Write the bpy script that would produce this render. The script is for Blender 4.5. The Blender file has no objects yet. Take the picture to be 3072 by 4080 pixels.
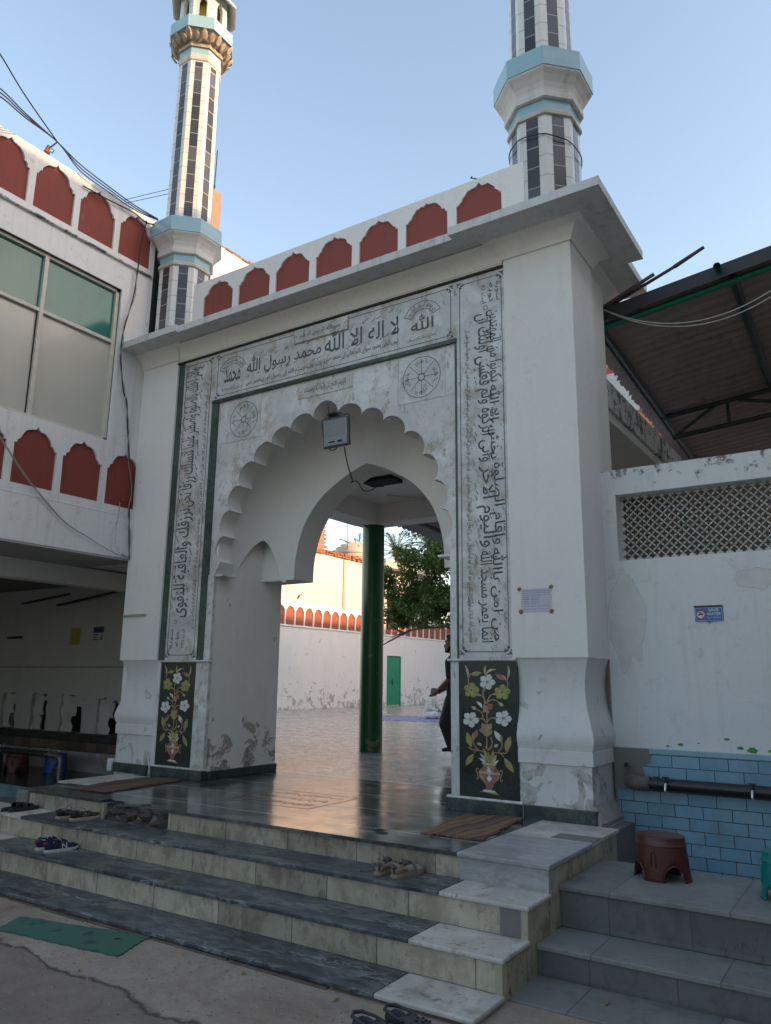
import bpy, bmesh, math, random
from mathutils import Vector, Matrix, noise as mnoise
R = math.radians
random.seed(7)
SC = bpy.context.scene
COL = SC.collection

# ---------------------------------------------------------------- camera, sky, sun, exposure
cam = bpy.data.cameras.new('camera'); camo = bpy.data.objects.new('camera', cam); COL.objects.link(camo)
SC.camera = camo
YAW, PITCH, ROLL, FPX = 0.580159, 0.216127, -0.0117535, 3050.46
fw = Vector((-math.sin(YAW)*math.cos(PITCH), math.cos(YAW)*math.cos(PITCH), math.sin(PITCH)))
rt = Vector((math.cos(YAW), math.sin(YAW), 0)); dn = fw.cross(rt)
r2 = rt*math.cos(ROLL)+dn*math.sin(ROLL); d2 = -rt*math.sin(ROLL)+dn*math.cos(ROLL)
M = Matrix((r2, -d2, -fw)).transposed().to_4x4(); M.translation = Vector((0, 0, 1.3))
camo.matrix_world = M
cam.sensor_fit = 'VERTICAL'; cam.sensor_height = 36.0; cam.lens = FPX/4080.0*36.0
cam.clip_start = 0.05; cam.clip_end = 3000

SUN_EL, SUN_AZ = 19.4, 11.0          # azimuth measured from +X towards +Y
w = bpy.data.worlds.new('World'); SC.world = w; w.use_nodes = True
wn = w.node_tree; bg = wn.nodes['Background']
sky = wn.nodes.new('ShaderNodeTexSky'); sky.sky_type = 'NISHITA'; sky.sun_disc = False
sky.sun_elevation = R(SUN_EL); sky.sun_rotation = R(90-SUN_AZ)
sky.altitude = 200; sky.air_density = 1.0; sky.dust_density = 1.6; sky.ozone_density = 2.0
tint = wn.nodes.new('ShaderNodeMix'); tint.data_type = 'RGBA'; tint.blend_type = 'MULTIPLY'; tint.inputs[0].default_value = 1.0
tint.inputs[7].default_value = (1.22, 1.0, 0.80, 1)      # hazy city air: less violet than the clear sky model
wn.links.new(sky.outputs[0], tint.inputs[6]); wn.links.new(tint.outputs[2], bg.inputs[0]); bg.inputs[1].default_value = 0.15
sl = bpy.data.lights.new('sun', 'SUN'); sl.energy = 2.0; sl.angle = R(0.6); sl.color = (1.0, 0.64, 0.34)
so = bpy.data.objects.new('sun', sl); COL.objects.link(so)
sd = Vector((math.cos(R(SUN_AZ))*math.cos(R(SUN_EL)), math.sin(R(SUN_AZ))*math.cos(R(SUN_EL)), math.sin(R(SUN_EL))))
so.rotation_euler = sd.to_track_quat('Z', 'Y').to_euler(); so.location = (20, 5, 30)
SC.view_settings.view_transform = 'Standard'; SC.view_settings.look = 'None'
SC.view_settings.exposure = 1.74; SC.view_settings.gamma = 1.0

# ---------------------------------------------------------------- materials
def newmat(name):
    m = bpy.data.materials.new(name); m.use_nodes = True
    nt = m.node_tree; return m, nt, nt.nodes['Principled BSDF']
class N:
    """tiny node helper"""
    def __init__(s, nt): s.nt = nt; s.p = nt.nodes.new('ShaderNodeNewGeometry').outputs['Position']
    def n(s, t, **k):
        o = s.nt.nodes.new(t)
        for a, v in k.items(): setattr(o, a, v)
        return o
    def l(s, a, b): s.nt.links.new(a, b)
    def mp(s, sc=(1,1,1), loc=(0,0,0), rot=(0,0,0), src=None):
        o = s.n('ShaderNodeMapping'); s.l(src or s.p, o.inputs[0])
        o.inputs['Scale'].default_value = sc; o.inputs['Location'].default_value = loc; o.inputs['Rotation'].default_value = rot
        return o.outputs[0]
    def noise(s, scale, detail=6, rough=.6, vec=None, dist=0):
        o = s.n('ShaderNodeTexNoise'); s.l(vec or s.p, o.inputs['Vector'])
        o.inputs['Scale'].default_value = scale; o.inputs['Detail'].default_value = detail
        o.inputs['Roughness'].default_value = rough; o.inputs['Distortion'].default_value = dist
        return o.outputs['Fac']
    def ramp(s, fac, stops):
        o = s.n('ShaderNodeValToRGB'); s.l(fac, o.inputs[0]); cr = o.color_ramp
        while len(cr.elements) < len(stops): cr.elements.new(.5)
        for e, (p, c) in zip(cr.elements, stops):
            e.position = p; e.color = (c, c, c, 1) if not isinstance(c, tuple) else (*c, 1)
        return o.outputs[0]
    def math(s, op, a, b=None, c=None, clamp=False):
        o = s.n('ShaderNodeMath', operation=op, use_clamp=clamp)
        for i, v in enumerate((a, b, c)):
            if v is None: continue
            if isinstance(v, (int, float)): o.inputs[i].default_value = v
            else: s.l(v, o.inputs[i])
        return o.outputs[0]
    def mix(s, fac, a, b, mode='MIX'):
        o = s.n('ShaderNodeMix', data_type='RGBA', blend_type=mode)
        for i, v in ((0, fac), (6, a), (7, b)):
            if isinstance(v, (int, float)): o.inputs[i].default_value = v
            elif isinstance(v, tuple): o.inputs[i].default_value = (*v, 1)
            else: s.l(v, o.inputs[i])
        return o.outputs[2]
    def xyz(s):
        o = s.n('ShaderNodeSeparateXYZ'); s.l(s.p, o.inputs[0]); return o.outputs
    def bump(s, h, strength, dist, bsdf, prev=None):
        o = s.n('ShaderNodeBump'); s.l(h, o.inputs['Height'])
        o.inputs['Strength'].default_value = strength; o.inputs['Distance'].default_value = dist
        s.l(o.outputs[0], bsdf.inputs['Normal']); return o
def plain(name, col, rough=.6, metal=0.0, var=.12, sc=8, bump=0.0):
    m, nt, b = newmat(name); n = N(nt)
    f = n.noise(sc, 5)
    dk = tuple(c*(1-var) for c in col); lt = tuple(min(1, c*(1+var)) for c in col)
    n.l(n.ramp(f, [(.3, dk), (.7, lt)]), b.inputs['Base Color'])
    b.inputs['Roughness'].default_value = rough; b.inputs['Metallic'].default_value = metal
    if bump: n.bump(n.noise(sc*6, 4), bump, .01, b)
    return m
def plaster(name, col=(.85,.81,.745), dirt=(.40,.37,.32), amount=.5, streak=.35, peel=None, peelcol=(.42,.38,.33), rough=.75, bump=.35, lowz=None):
    """lime washed plaster: blotches, rain streaks, flaking patches (peel=(z0,z1): patches thicker towards z0)"""
    m, nt, b = newmat(name); n = N(nt)
    big = n.noise(.9, 7, .62); fine = n.noise(22, 4, .6)
    c = n.mix(n.ramp(big, [(.38, 0.0), (.75, .30)]), col, tuple(x*.80 for x in col))
    c = n.mix(n.math('MULTIPLY', n.ramp(fine, [(.35, 0.0), (.8, 1.0)]), .10), c, tuple(x*.6 for x in col))
    st = n.noise(1.0, 6, .7, n.mp((9, 9, .55)))
    c = n.mix(n.math('MULTIPLY', n.ramp(st, [(.52, 0.0), (.78, 1.0)]), streak), c, dirt)
    sp = n.noise(5.5, 9, .72)
    c = n.mix(n.math('MULTIPLY', n.ramp(sp, [(.58, 0.0), (.70, 1.0)]), amount*.6), c, dirt)
    # hairline cracks
    v = n.n('ShaderNodeTexVoronoi', feature='DISTANCE_TO_EDGE'); v.inputs['Scale'].default_value = .55
    wob = n.n('ShaderNodeVectorMath', operation='ADD')
    nn = n.n('ShaderNodeTexNoise'); n.l(n.p, nn.inputs['Vector']); nn.inputs['Scale'].default_value = 2.2; nn.inputs['Detail'].default_value = 8
    n.l(n.p, wob.inputs[0]); n.l(nn.outputs['Color'], wob.inputs[1]); n.l(wob.outputs[0], v.inputs['Vector'])
    crk = n.math('MULTIPLY', n.ramp(v.outputs['Distance'], [(0.0, 1.0), (.004, 0.0)]), n.ramp(n.noise(.8, 3), [(.55, 0.0), (.66, .30)]))
    c = n.mix(crk, c, (.30, .28, .26))
    if lowz:
        km = n.math('DIVIDE', n.math('SUBTRACT', n.xyz()[2], lowz[0]), lowz[1]-lowz[0], clamp=True)
        mm = n.ramp(n.math('ADD', n.noise(6.5, 10, .75), n.math('MULTIPLY', n.math('SUBTRACT', km, 1.0), .22)), [(.50, 0.0), (.56, 1.0)])
        c = n.mix(n.math('MULTIPLY', mm, .85), c, (.05,.045,.035))
    h = n.math('ADD', n.math('MULTIPLY', fine, .35), n.math('MULTIPLY', n.noise(4, 5), .5))
    if peel:
        z = n.xyz()[2]
        k = n.math('DIVIDE', n.math('SUBTRACT', peel[1], z), peel[1]-peel[0], clamp=True)
        pn = n.noise(3.2, 10, .66, dist=.6)
        thr = n.math('ADD', pn, n.math('MULTIPLY', n.math('SUBTRACT', k, 1.0), .20))
        mask = n.ramp(thr, [(.462, 0.0), (.470, 1.0)])
        inner = n.ramp(n.math('ADD', n.noise(9, 8, .7), n.math('MULTIPLY', n.math('SUBTRACT', k, 1.0), .2)), [(.40, tuple(min(1, x*1.08) for x in peelcol)), (.52, tuple(x*.72 for x in peelcol)), (.62, tuple(x*.3 for x in peelcol))])
        c = n.mix(mask, c, inner)
        h = n.math('SUBTRACT', h, n.math('MULTIPLY', mask, 1.2))
    n.l(c, b.inputs['Base Color']); b.inputs['Roughness'].default_value = rough
    n.bump(h, bump, .008, b)
    return m
def marble(name, base, vein, dark, scale=2.2, rough=.3, stain=None, joint=None, jcol=(.08,.07,.06), bump=.1, stretch=(1,1,1), veinw=.03, slabvar=False, thr=.52):
    m, nt, b = newmat(name); n = N(nt)
    vec = n.mp(stretch)
    cl = n.noise(scale, 8, .62, vec, .8)
    c = n.ramp(cl, [(.32, dark), (.5, base), (.68, tuple(min(1, x*1.25) for x in base))])
    vn = n.noise(scale*1.6, 6, .6, vec, 1.6)
    vm = n.ramp(n.math('ABSOLUTE', n.math('SUBTRACT', vn, .5)), [(0.0, 1.0), (veinw, 0.0)])
    vk = n.math('MULTIPLY', vm, n.ramp(n.noise(scale*.8, 4, vec=vec), [(.42, 0.0), (.65, .75)]))
    c = n.mix(vk, c, vein)
    if stain:
        s1 = n.noise(4.5, 9, .7, n.mp((1, 1, .8)))
        c = n.mix(n.math('MULTIPLY', n.ramp(s1, [(thr, 0.0), (thr+.12, 1.0)]), .75), c, stain)
        s3 = n.noise(8, 10, .78, n.mp((1, 1, .45), loc=(3, 1, 7)))
        c = n.mix(n.math('MULTIPLY', n.ramp(s3, [(thr+.05, 0.0), (thr+.09, 1.0)]), .8), c, tuple(x*.75 for x in stain))
        s2 = n.noise(17, 6, .7)
        c = n.mix(n.math('MULTIPLY', n.ramp(s2, [(.62, 0.0), (.70, 1.0)]), .45), c, tuple(x*.6 for x in stain))
    if joint:      # (axis, period, offset)
        for ax, per, off in joint:
            dv = n.math('DIVIDE', n.math('SUBTRACT', n.xyz()[ax], off), per); q = n.math('FRACT', dv)
            wq = n.n('ShaderNodeTexWhiteNoise', noise_dimensions='2D'); cq = n.n('ShaderNodeCombineXYZ'); n.l(n.math('FLOOR', n.math('ADD', dv, .5)), cq.inputs[0]); n.l(n.math('FLOOR', n.math('MULTIPLY', n.xyz()[2], 4.8)), cq.inputs[1]); n.l(cq.outputs[0], wq.inputs['Vector'])
            c = n.mix(.55, c, n.mix(wq.outputs['Value'], tuple(x*.55 for x in base), tuple(min(1, x*1.25) for x in base)), 'MIX') if slabvar else c
            q = n.math('LESS_THAN', n.math('ABSOLUTE', n.math('SUBTRACT', q, .5)), .0045/per)
            c = n.mix(n.math('MULTIPLY', q, .8), c, jcol)
    n.l(c, b.inputs['Base Color'])
    n.l(n.math('ADD', rough-.08, n.math('MULTIPLY', n.noise(6, 6), .2)), b.inputs['Roughness'])
    n.bump(n.noise(7, 6), bump, .01, b)
    return m
def tilemat(name, col, mortar, wd, ht, ax='xz', rough=.25, off=(0,0), ms=.004, var=.1, grime=(.12,.11,.08), grimek=.5, vary=None):
    m, nt, b = newmat(name); n = N(nt); x = n.xyz()
    cmb = n.n('ShaderNodeCombineXYZ')
    n.l(n.math('ADD', x[0] if ax[0] == 'x' else x[1], off[0]), cmb.inputs[0]); n.l(n.math('ADD', x[2], off[1]), cmb.inputs[1])
    br = n.n('ShaderNodeTexBrick'); n.l(cmb.outputs[0], br.inputs['Vector'])
    br.inputs['Scale'].default_value = 1; br.inputs['Brick Width'].default_value = wd; br.inputs['Row Height'].default_value = ht
    br.inputs['Mortar Size'].default_value = ms; br.inputs['Mortar Smooth'].default_value = .2
    a2 = vary or tuple(c*(1-var) for c in col)
    br.inputs['Color1'].default_value = (*col, 1); br.inputs['Color2'].default_value = (*a2, 1); br.inputs['Mortar'].default_value = (*mortar, 1)
    g = n.noise(3.0, 9, .7)
    c = n.mix(n.math('MULTIPLY', n.ramp(g, [(.5, 0.0), (.72, 1.0)]), grimek), br.outputs['Color'], grime)
    st = n.noise(1.0, 5, .7, n.mp((14, 14, .9)))
    c = n.mix(n.math('MULTIPLY', n.ramp(st, [(.52, 0.0), (.8, 1.0)]), grimek*.6), c, grime)
    n.l(c, b.inputs['Base Color']); b.inputs['Roughness'].default_value = rough
    n.bump(n.math('SUBTRACT', n.math('MULTIPLY', n.noise(5, 3), .3), br.outputs['Fac']), .35, .004, b)
    return m

WHITE = plaster('white_limewash', peel=None, amount=.35, streak=.22)
WHITE_P = plaster('white_limewash_flaking_low', peel=(.0, 1.15), amount=.3, streak=.15)
WHITE_B = plaster('white_plinth_flaking', col=(.74,.72,.70), peelcol=(.52,.49,.45), peel=(-.6, 1.30), amount=.6, streak=.3, bump=.6)
WHITE_S = plaster('smooth_white_vault', col=(.79,.76,.71), amount=.12, streak=.05, bump=.15)
WHITE_M = plaster('white_wall_mould', col=(.74,.73,.71), dirt=(.34,.32,.28), amount=.5, streak=.3, lowz=(3.05, 3.6))
WHITE_C = plaster('cornice_white', col=(.66,.65,.62), dirt=(.22,.21,.17), amount=.8, streak=.6, bump=.6)
CREAM = plaster('cream_wall', col=(.70,.65,.57), dirt=(.45,.38,.3), amount=.5, streak=.3, peel=(-.2, 3.2), peelcol=(.5,.47,.4))
YWHITE = plaster('yard_white_wall', col=(.80,.80,.79), dirt=(.45,.43,.40), amount=.5, streak=.25, peel=(-.6, 1.9), peelcol=(.46,.45,.42))
REDP = plaster('red_oxide_panel', col=(.225,.042,.028), dirt=(.12,.035,.025), amount=.6, streak=.5, bump=.7)
REDP2 = plaster('red_oxide_panel_gate', col=(.27,.062,.040), dirt=(.15,.05,.04), amount=.7, streak=.5, bump=.7)
MWHITE = marble('white_marble', (.66,.66,.64), (.38,.38,.40), (.56,.55,.53), 1.8, .3, stain=(.45,.38,.28))
MPANEL = marble('panel_marble', (.60,.60,.58), (.42,.40,.38), (.50,.49,.47), 2.4, .35, stain=(.38,.31,.22))
MTREAD = marble('white_marble_tread', (.58,.54,.48), (.40,.38,.36), (.50,.47,.42), 2.6, .4, stain=(.30,.26,.20))
MGREY = marble('grey_banded_marble', (.34,.34,.34), (.62,.62,.60), (.24,.24,.25), 2.2, .3, stretch=(1.2,4.5,4), veinw=.08)
MGREEN = marble('green_marble', (.035,.062,.052), (.20,.27,.24), (.012,.022,.02), 5, .3, veinw=.02)
MGREENF = marble('green_marble_strip', (.050,.078,.066), (.20,.28,.24), (.02,.04,.03), 6, .4, veinw=.02)
MCREAM = marble('cream_marble_riser', (.50,.445,.34), (.25,.20,.13), (.38,.33,.24), 2.6, .4, stain=(.085,.058,.032), joint=[(0, .76, .21)], veinw=.02, bump=.15, slabvar=True, thr=.475)
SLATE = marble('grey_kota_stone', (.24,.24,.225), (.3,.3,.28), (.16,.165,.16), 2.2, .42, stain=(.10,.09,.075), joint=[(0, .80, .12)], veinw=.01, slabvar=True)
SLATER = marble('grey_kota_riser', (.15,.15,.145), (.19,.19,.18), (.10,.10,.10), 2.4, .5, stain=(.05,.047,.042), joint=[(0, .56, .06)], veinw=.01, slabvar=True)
CEMENT = plaster('grey_cement', col=(.21,.20,.18), dirt=(.12,.11,.10), amount=.6, streak=.1, bump=.9)
BTILE = tilemat('blue_glazed_tile', (.24,.40,.50), (.04,.045,.045), .2545, .112, off=(2.037+.1272*0, -.501+1.12), ms=.004, grime=(.13,.19,.19), grimek=.6, vary=(.17,.32,.43))
BTILEY = tilemat('blue_glazed_tile_side', (.13,.30,.44), (.018,.022,.022), .2545, .112, ax='yz', off=(0, .619), ms=.004, grime=(.08,.13,.13), grimek=.35)
BAND = tilemat('pale_blue_band_tile', (.28,.46,.52), (.30,.40,.42), .33, .135, ax='xz', ms=.006, grime=(.25,.36,.36), grimek=.5)
LEAFST = plain('weathered_carved_stone', (.34,.27,.20), .8, var=.35, sc=14, bump=.5)
DTILE = tilemat('dark_washroom_tile', (.055,.05,.045), (.02,.02,.02), .28, .14, grime=(.02,.02,.02), grimek=.3, vary=(.03,.03,.03))
BROWNT = tilemat('brown_washroom_tile', (.16,.12,.08), (.03,.03,.03), .28, .16, grime=(.05,.04,.03), grimek=.3, vary=(.07,.06,.05))
INK = plain('engraved_ink', (.075,.085,.095), .6, var=.3, sc=30)
DARK = plain('near_black', (.012,.012,.012), .8)
GREENP = plain('green_pipe_paint', (.0,.17,.10), .35, var=.2, sc=6)
GREENC = plaster('dark_green_column', col=(.008,.085,.022), dirt=(.004,.04,.012), amount=.4, streak=.3, rough=.3, bump=.2, peel=(-.1, .55), peelcol=(.16,.14,.09))
IRON = plain('dark_iron', (.02,.03,.025), .5, var=.3)
BRICKM = tilemat('bare_red_brick', (.42,.13,.06), (.34,.30,.25), .28, .095, ax='yz', rough=.9, ms=.012, grime=(.2,.1,.06), grimek=.4, vary=(.30,.09,.045))
ALU = plain('anodised_window_frame', (.55,.52,.44), .4, var=.1)
CABLE = plain('black_cable', (.012,.012,.014), .6)
CABLEW = plain('pale_cable', (.5,.48,.45), .6)
def tilecol(name, col, mort, per, off, rough=.2, var=.12):
    m, nt, b = newmat(name); n = N(nt); z = n.xyz()[2]
    q = n.math('DIVIDE', n.math('SUBTRACT', z, off), per)
    fr = n.math('FRACT', q)
    line = n.math('LESS_THAN', n.math('ABSOLUTE', n.math('SUBTRACT', fr, .5)), .007/per)
    wn_ = n.n('ShaderNodeTexWhiteNoise', noise_dimensions='1D'); n.l(n.math('FLOOR', n.math('ADD', q, .5)), wn_.inputs['W'])
    c = n.mix(wn_.outputs['Value'], tuple(x*(1-var) for x in col), tuple(min(1, x*(1+var)) for x in col))
    g = n.noise(2.5, 8, .7, n.mp((5, 5, 1)))
    c = n.mix(n.math('MULTIPLY', n.ramp(g, [(.5, 0.0), (.75, 1.0)]), .3), c, tuple(x*.5+.06 for x in col))
    c = n.mix(line, c, mort); n.l(c, b.inputs['Base Color']); b.inputs['Roughness'].default_value = rough
    n.bump(n.math('SUBTRACT', n.math('MULTIPLY', n.noise(3, 2), .4), line), .3, .004, b)
    return m
TW = tilecol('white_glazed_tile', (.66,.64,.59), (.40,.37,.33), .262, .03, var=.05)
TK = tilecol('black_glazed_tile', (.055,.055,.058), (.28,.27,.25), .262, .16, rough=.16, var=.6)

# ---------------------------------------------------------------- mesh helpers
class MB:
    def __init__(s): s.v = []; s.f = []
    def add(s, vs, fs):
        o = len(s.v); s.v += [tuple(v) for v in vs]; s.f += [tuple(i+o for i in f) for f in fs]; return s
    def box(s, x0, x1, y0, y1, z0, z1):
        return s.add([(x0,y0,z0),(x1,y0,z0),(x1,y1,z0),(x0,y1,z0),(x0,y0,z1),(x1,y0,z1),(x1,y1,z1),(x0,y1,z1)],
                     [(0,3,2,1),(4,5,6,7),(0,1,5,4),(1,2,6,5),(2,3,7,6),(3,0,4,7)])
    def loft(s, rings, closed=True, caps=True):
        n = len(rings[0]); o = len(s.v)
        for r in rings: s.v += [tuple(p) for p in r]
        m = n if closed else n-1
        for i in range(len(rings)-1):
            for j in range(m):
                a = o+i*n+j; b = o+i*n+(j+1) % n
                s.f.append((a, b, b+n, a+n))
        if caps and closed:
            s.f.append(tuple(o+j for j in range(n))[::-1]); s.f.append(tuple(o+(len(rings)-1)*n+j for j in range(n)))
        return s
    def tube(s, path, r, n=8, caps=True):
        path = [Vector(p) for p in path]; rings = []
        rr = r if isinstance(r, (list, tuple)) else [r]*len(path)
        up = None
        for i, p in enumerate(path):
            d = (path[min(i+1, len(path)-1)]-path[max(i-1, 0)]).normalized()
            if up is None: up = Vector((0,0,1)) if abs(d.z) < .9 else Vector((1,0,0))
            a = d.cross(up).normalized(); b = a.cross(d).normalized(); up = b
            rings.append([p+(a*math.cos(2*math.pi*k/n)+b*math.sin(2*math.pi*k/n))*rr[i] for k in range(n)])
        return s.loft(rings, True, caps)
    def lathe(s, prof, c, n=24, a0=0, caps=True):
        rings = [[(c[0]+r*math.cos(a0+2*math.pi*k/n), c[1]+r*math.sin(a0+2*math.pi*k/n), c[2]+z) for k in range(n)] for r, z in prof]
        return s.loft(rings, True, caps)
    def sweep(s, path, prof):
        """path [(x,y,dx,dy)], prof [(outward, z)]"""
        return s.loft([[(x+dx*o, y+dy*o, z) for (x, y, dx, dy) in path] for o, z in prof], False, False)
    def build(s, name, mat, parent=None, smooth=False, bev=0.0, T=None):
        me = bpy.data.meshes.new(name); me.from_pydata(s.v, [], s.f); me.update()
        if T: me.transform(T)
        return link(name, me, mat, parent, smooth, bev)
def link(name, me, mat, parent=None, smooth=False, bev=0.0):
    me.materials.clear(); me.materials.append(mat)
    o = bpy.data.objects.new(name, me); COL.objects.link(o)
    if parent is not None:
        o.parent = parent
        if not parent.get('local'): o.matrix_parent_inverse = INV(parent)
    if smooth is True:
        for p in me.polygons: p.use_smooth = True
    elif smooth:
        for p in me.polygons: p.use_smooth = True
        try: me.set_sharp_from_angle(angle=R(smooth))
        except Exception: pass
    if bev:
        b = o.modifiers.new('bevel', 'BEVEL'); b.width = bev; b.segments = 2; b.limit_method = 'ANGLE'; b.angle_limit = R(40)
    return o
def INV(p):
    return Matrix.Translation(-Vector(p.location)) if p.type == 'EMPTY' else Matrix.Identity(4)
def tag(o, label, cat, group=None, kind=None):
    if label: o['label'] = label
    if cat: o['category'] = cat
    if group: o['group'] = group
    if kind: o['kind'] = kind
    return o
def thing(name, label, cat, loc=(0,0,0), group=None, rz=0, local=False):
    o = bpy.data.objects.new(name, None); COL.objects.link(o); o.location = loc; o.rotation_euler = (0,0,rz)
    o.empty_display_size = .1
    if local: o['local'] = 1
    return tag(o, label, cat, group)
def struct(o): o['kind'] = 'structure'; return o
def copy_tree(o, parent=None):
    c = o.copy(); COL.objects.link(c)
    if parent is not None: c.parent = parent
    for ch in list(o.children): copy_tree(ch, c)
    return c
def fillmesh(name, loops, t=0.0):
    """2D loops (even-odd filled) -> mesh in XY, thickness t from z=0 to t"""
    cu = bpy.data.curves.new(name, 'CURVE'); cu.dimensions = '2D'; cu.fill_mode = 'BOTH'; cu.extrude = t/2
    for lp in loops:
        sp = cu.splines.new('POLY'); sp.points.add(len(lp)-1)
        for p, q in zip(sp.points, lp): p.co = (q[0], q[1], 0, 1)
        sp.use_cyclic_u = True
    o = bpy.data.objects.new(name, cu); me = bpy.data.meshes.new_from_object(o)
    bpy.data.objects.remove(o); bpy.data.curves.remove(cu)
    me.transform(Matrix.Translation((0, 0, t/2)))
    return me
def basis(o, u, v):
    """matrix mapping local x->u, y->v, z->u x v (pointing out of the wall), origin o"""
    u = Vector(u); v = Vector(v); nrm = u.cross(v)
    m = Matrix((u, v, nrm)).transposed().to_4x4(); m.translation = Vector(o); return m
def FRONT(y, x=0, z=0): return basis((x, y, z), (1,0,0), (0,0,1))        # XZ plane facing -Y
def SIDE(x, y=0, z=0): return basis((x, y, z), (0,1,0), (0,0,1))         # YZ plane facing +X
def plate(name, loops, t, T, mat, parent=None, bev=0.0):
    me = fillmesh(name, loops, t); me.transform(T); return link(name, me, mat, parent, False, bev)
def rect(x0, x1, y0, y1): return [(x0,y0),(x1,y0),(x1,y1),(x0,y1)]
def remesh(parts, voxel, smooth=6, name='body'):
    """parts: list of ('c',p0,r0,p1,r1) tapered capsules or ('e',center,(rx,ry,rz),rotZ) ellipsoids -> one continuous mesh"""
    bm = bmesh.new()
    for p in parts:
        if p[0] == 'c':
            _, a, ra, b, rb = p; a = Vector(a); b = Vector(b); L = (b-a).length; q = (b-a).to_track_quat('Z', 'Y').to_matrix().to_4x4()
            for cc, rr in ((a, ra), (b, rb)): bmesh.ops.create_icosphere(bm, subdivisions=3, radius=rr, matrix=Matrix.Translation(cc))
            if L > 1e-5: bmesh.ops.create_cone(bm, cap_ends=True, segments=20, radius1=ra, radius2=rb, depth=L, matrix=Matrix.Translation((a+b)/2) @ q)
        else:
            _, c, rad, rot = p
            mm = Matrix.Translation(c) @ (rot if isinstance(rot, Matrix) else Matrix.Rotation(rot, 4, 'Z')) @ Matrix.Diagonal((*rad, 1))
            bmesh.ops.create_icosphere(bm, subdivisions=3, radius=1, matrix=mm)
    me = bpy.data.meshes.new(name); bm.to_mesh(me); bm.free()
    o = bpy.data.objects.new(name, me); COL.objects.link(o)
    r = o.modifiers.new('r', 'REMESH'); r.mode = 'VOXEL'; r.voxel_size = voxel; r.use_smooth_shade = True
    s = o.modifiers.new('s', 'SMOOTH'); s.iterations = smooth; s.factor = .5
    bpy.context.view_layer.update()
    out = bpy.data.meshes.new_from_object(o.evaluated_get(bpy.context.evaluated_depsgraph_get()))
    bpy.data.objects.remove(o); return out

# ---------------------------------------------------------------- lettering
AR = {}
for ch, base, k in [('ب',0xFE8F,4),('ت',0xFE95,4),('ث',0xFE99,4),('ج',0xFE9D,4),('ح',0xFEA1,4),('خ',0xFEA5,4),('س',0xFEB1,4),('ش',0xFEB5,4),('ص',0xFEB9,4),('ض',0xFEBD,4),('ط',0xFEC1,4),('ظ',0xFEC5,4),('ع',0xFEC9,4),('غ',0xFECD,4),('ف',0xFED1,4),('ق',0xFED5,4),('ك',0xFED9,4),('ل',0xFEDD,4),('م',0xFEE1,4),('ن',0xFEE5,4),('ه',0xFEE9,4),('ي',0xFEF1,4),('ئ',0xFE89,4),('پ',0xFB56,4),('ٹ',0xFB66,4),('چ',0xFB7A,4),('ک',0xFB8E,4),('گ',0xFB92,4),('ہ',0xFBA6,4),('ھ',0xFBAA,4),('ی',0xFBFC,4),
                     ('ا',0xFE8D,2),('آ',0xFE81,2),('أ',0xFE83,2),('إ',0xFE87,2),('ؤ',0xFE85,2),('ة',0xFE93,2),('د',0xFEA9,2),('ذ',0xFEAB,2),('ر',0xFEAD,2),('ز',0xFEAF,2),('و',0xFEED,2),('ى',0xFEEF,2),('ڈ',0xFB88,2),('ڑ',0xFB8C,2),('ں',0xFB9E,2),('ے',0xFBAE,2),('ء',0xFE80,1)]:
    AR[ch] = (base, k)
def shape(t):
    out = []
    for word in t.split(' '):
        w_ = word.replace('الله', '\ufdf2') if word == 'الله' else word.replace('لله', '\ufdf2') if word.endswith('لله') and len(word) > 3 else word
        g = []; i = 0
        while i < len(w_):
            c = w_[i]; prev = i > 0 and w_[i-1] in AR and AR[w_[i-1]][1] == 4
            if c == 'ل' and i+1 < len(w_) and w_[i+1] in 'اآأإ':
                g.append(chr(0xFEFC if prev else 0xFEFB)); i += 2; continue
            if c in AR:
                b, k = AR[c]; nxt = i+1 < len(w_) and w_[i+1] in AR and AR[w_[i+1]][1] > 1
                if k == 4: f = 3 if prev and nxt else 2 if nxt else 1 if prev else 0
                elif k == 2: f = 1 if prev else 0
                else: f = 0
                g.append(chr(b+f))
            else: g.append(c)
            i += 1
        out.append(''.join(reversed(g)))
    return ' '.join(reversed(out))
def textmesh(s, bold=.012, extrude=.0):
    bold = min(bold, .010)
    cu = bpy.data.curves.new('t', 'FONT'); cu.body = s; cu.offset = bold; cu.resolution_u = 3
    o = bpy.data.objects.new('t', cu); me = bpy.data.meshes.new_from_object(o)
    bpy.data.objects.remove(o); bpy.data.curves.remove(cu)
    return me
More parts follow.
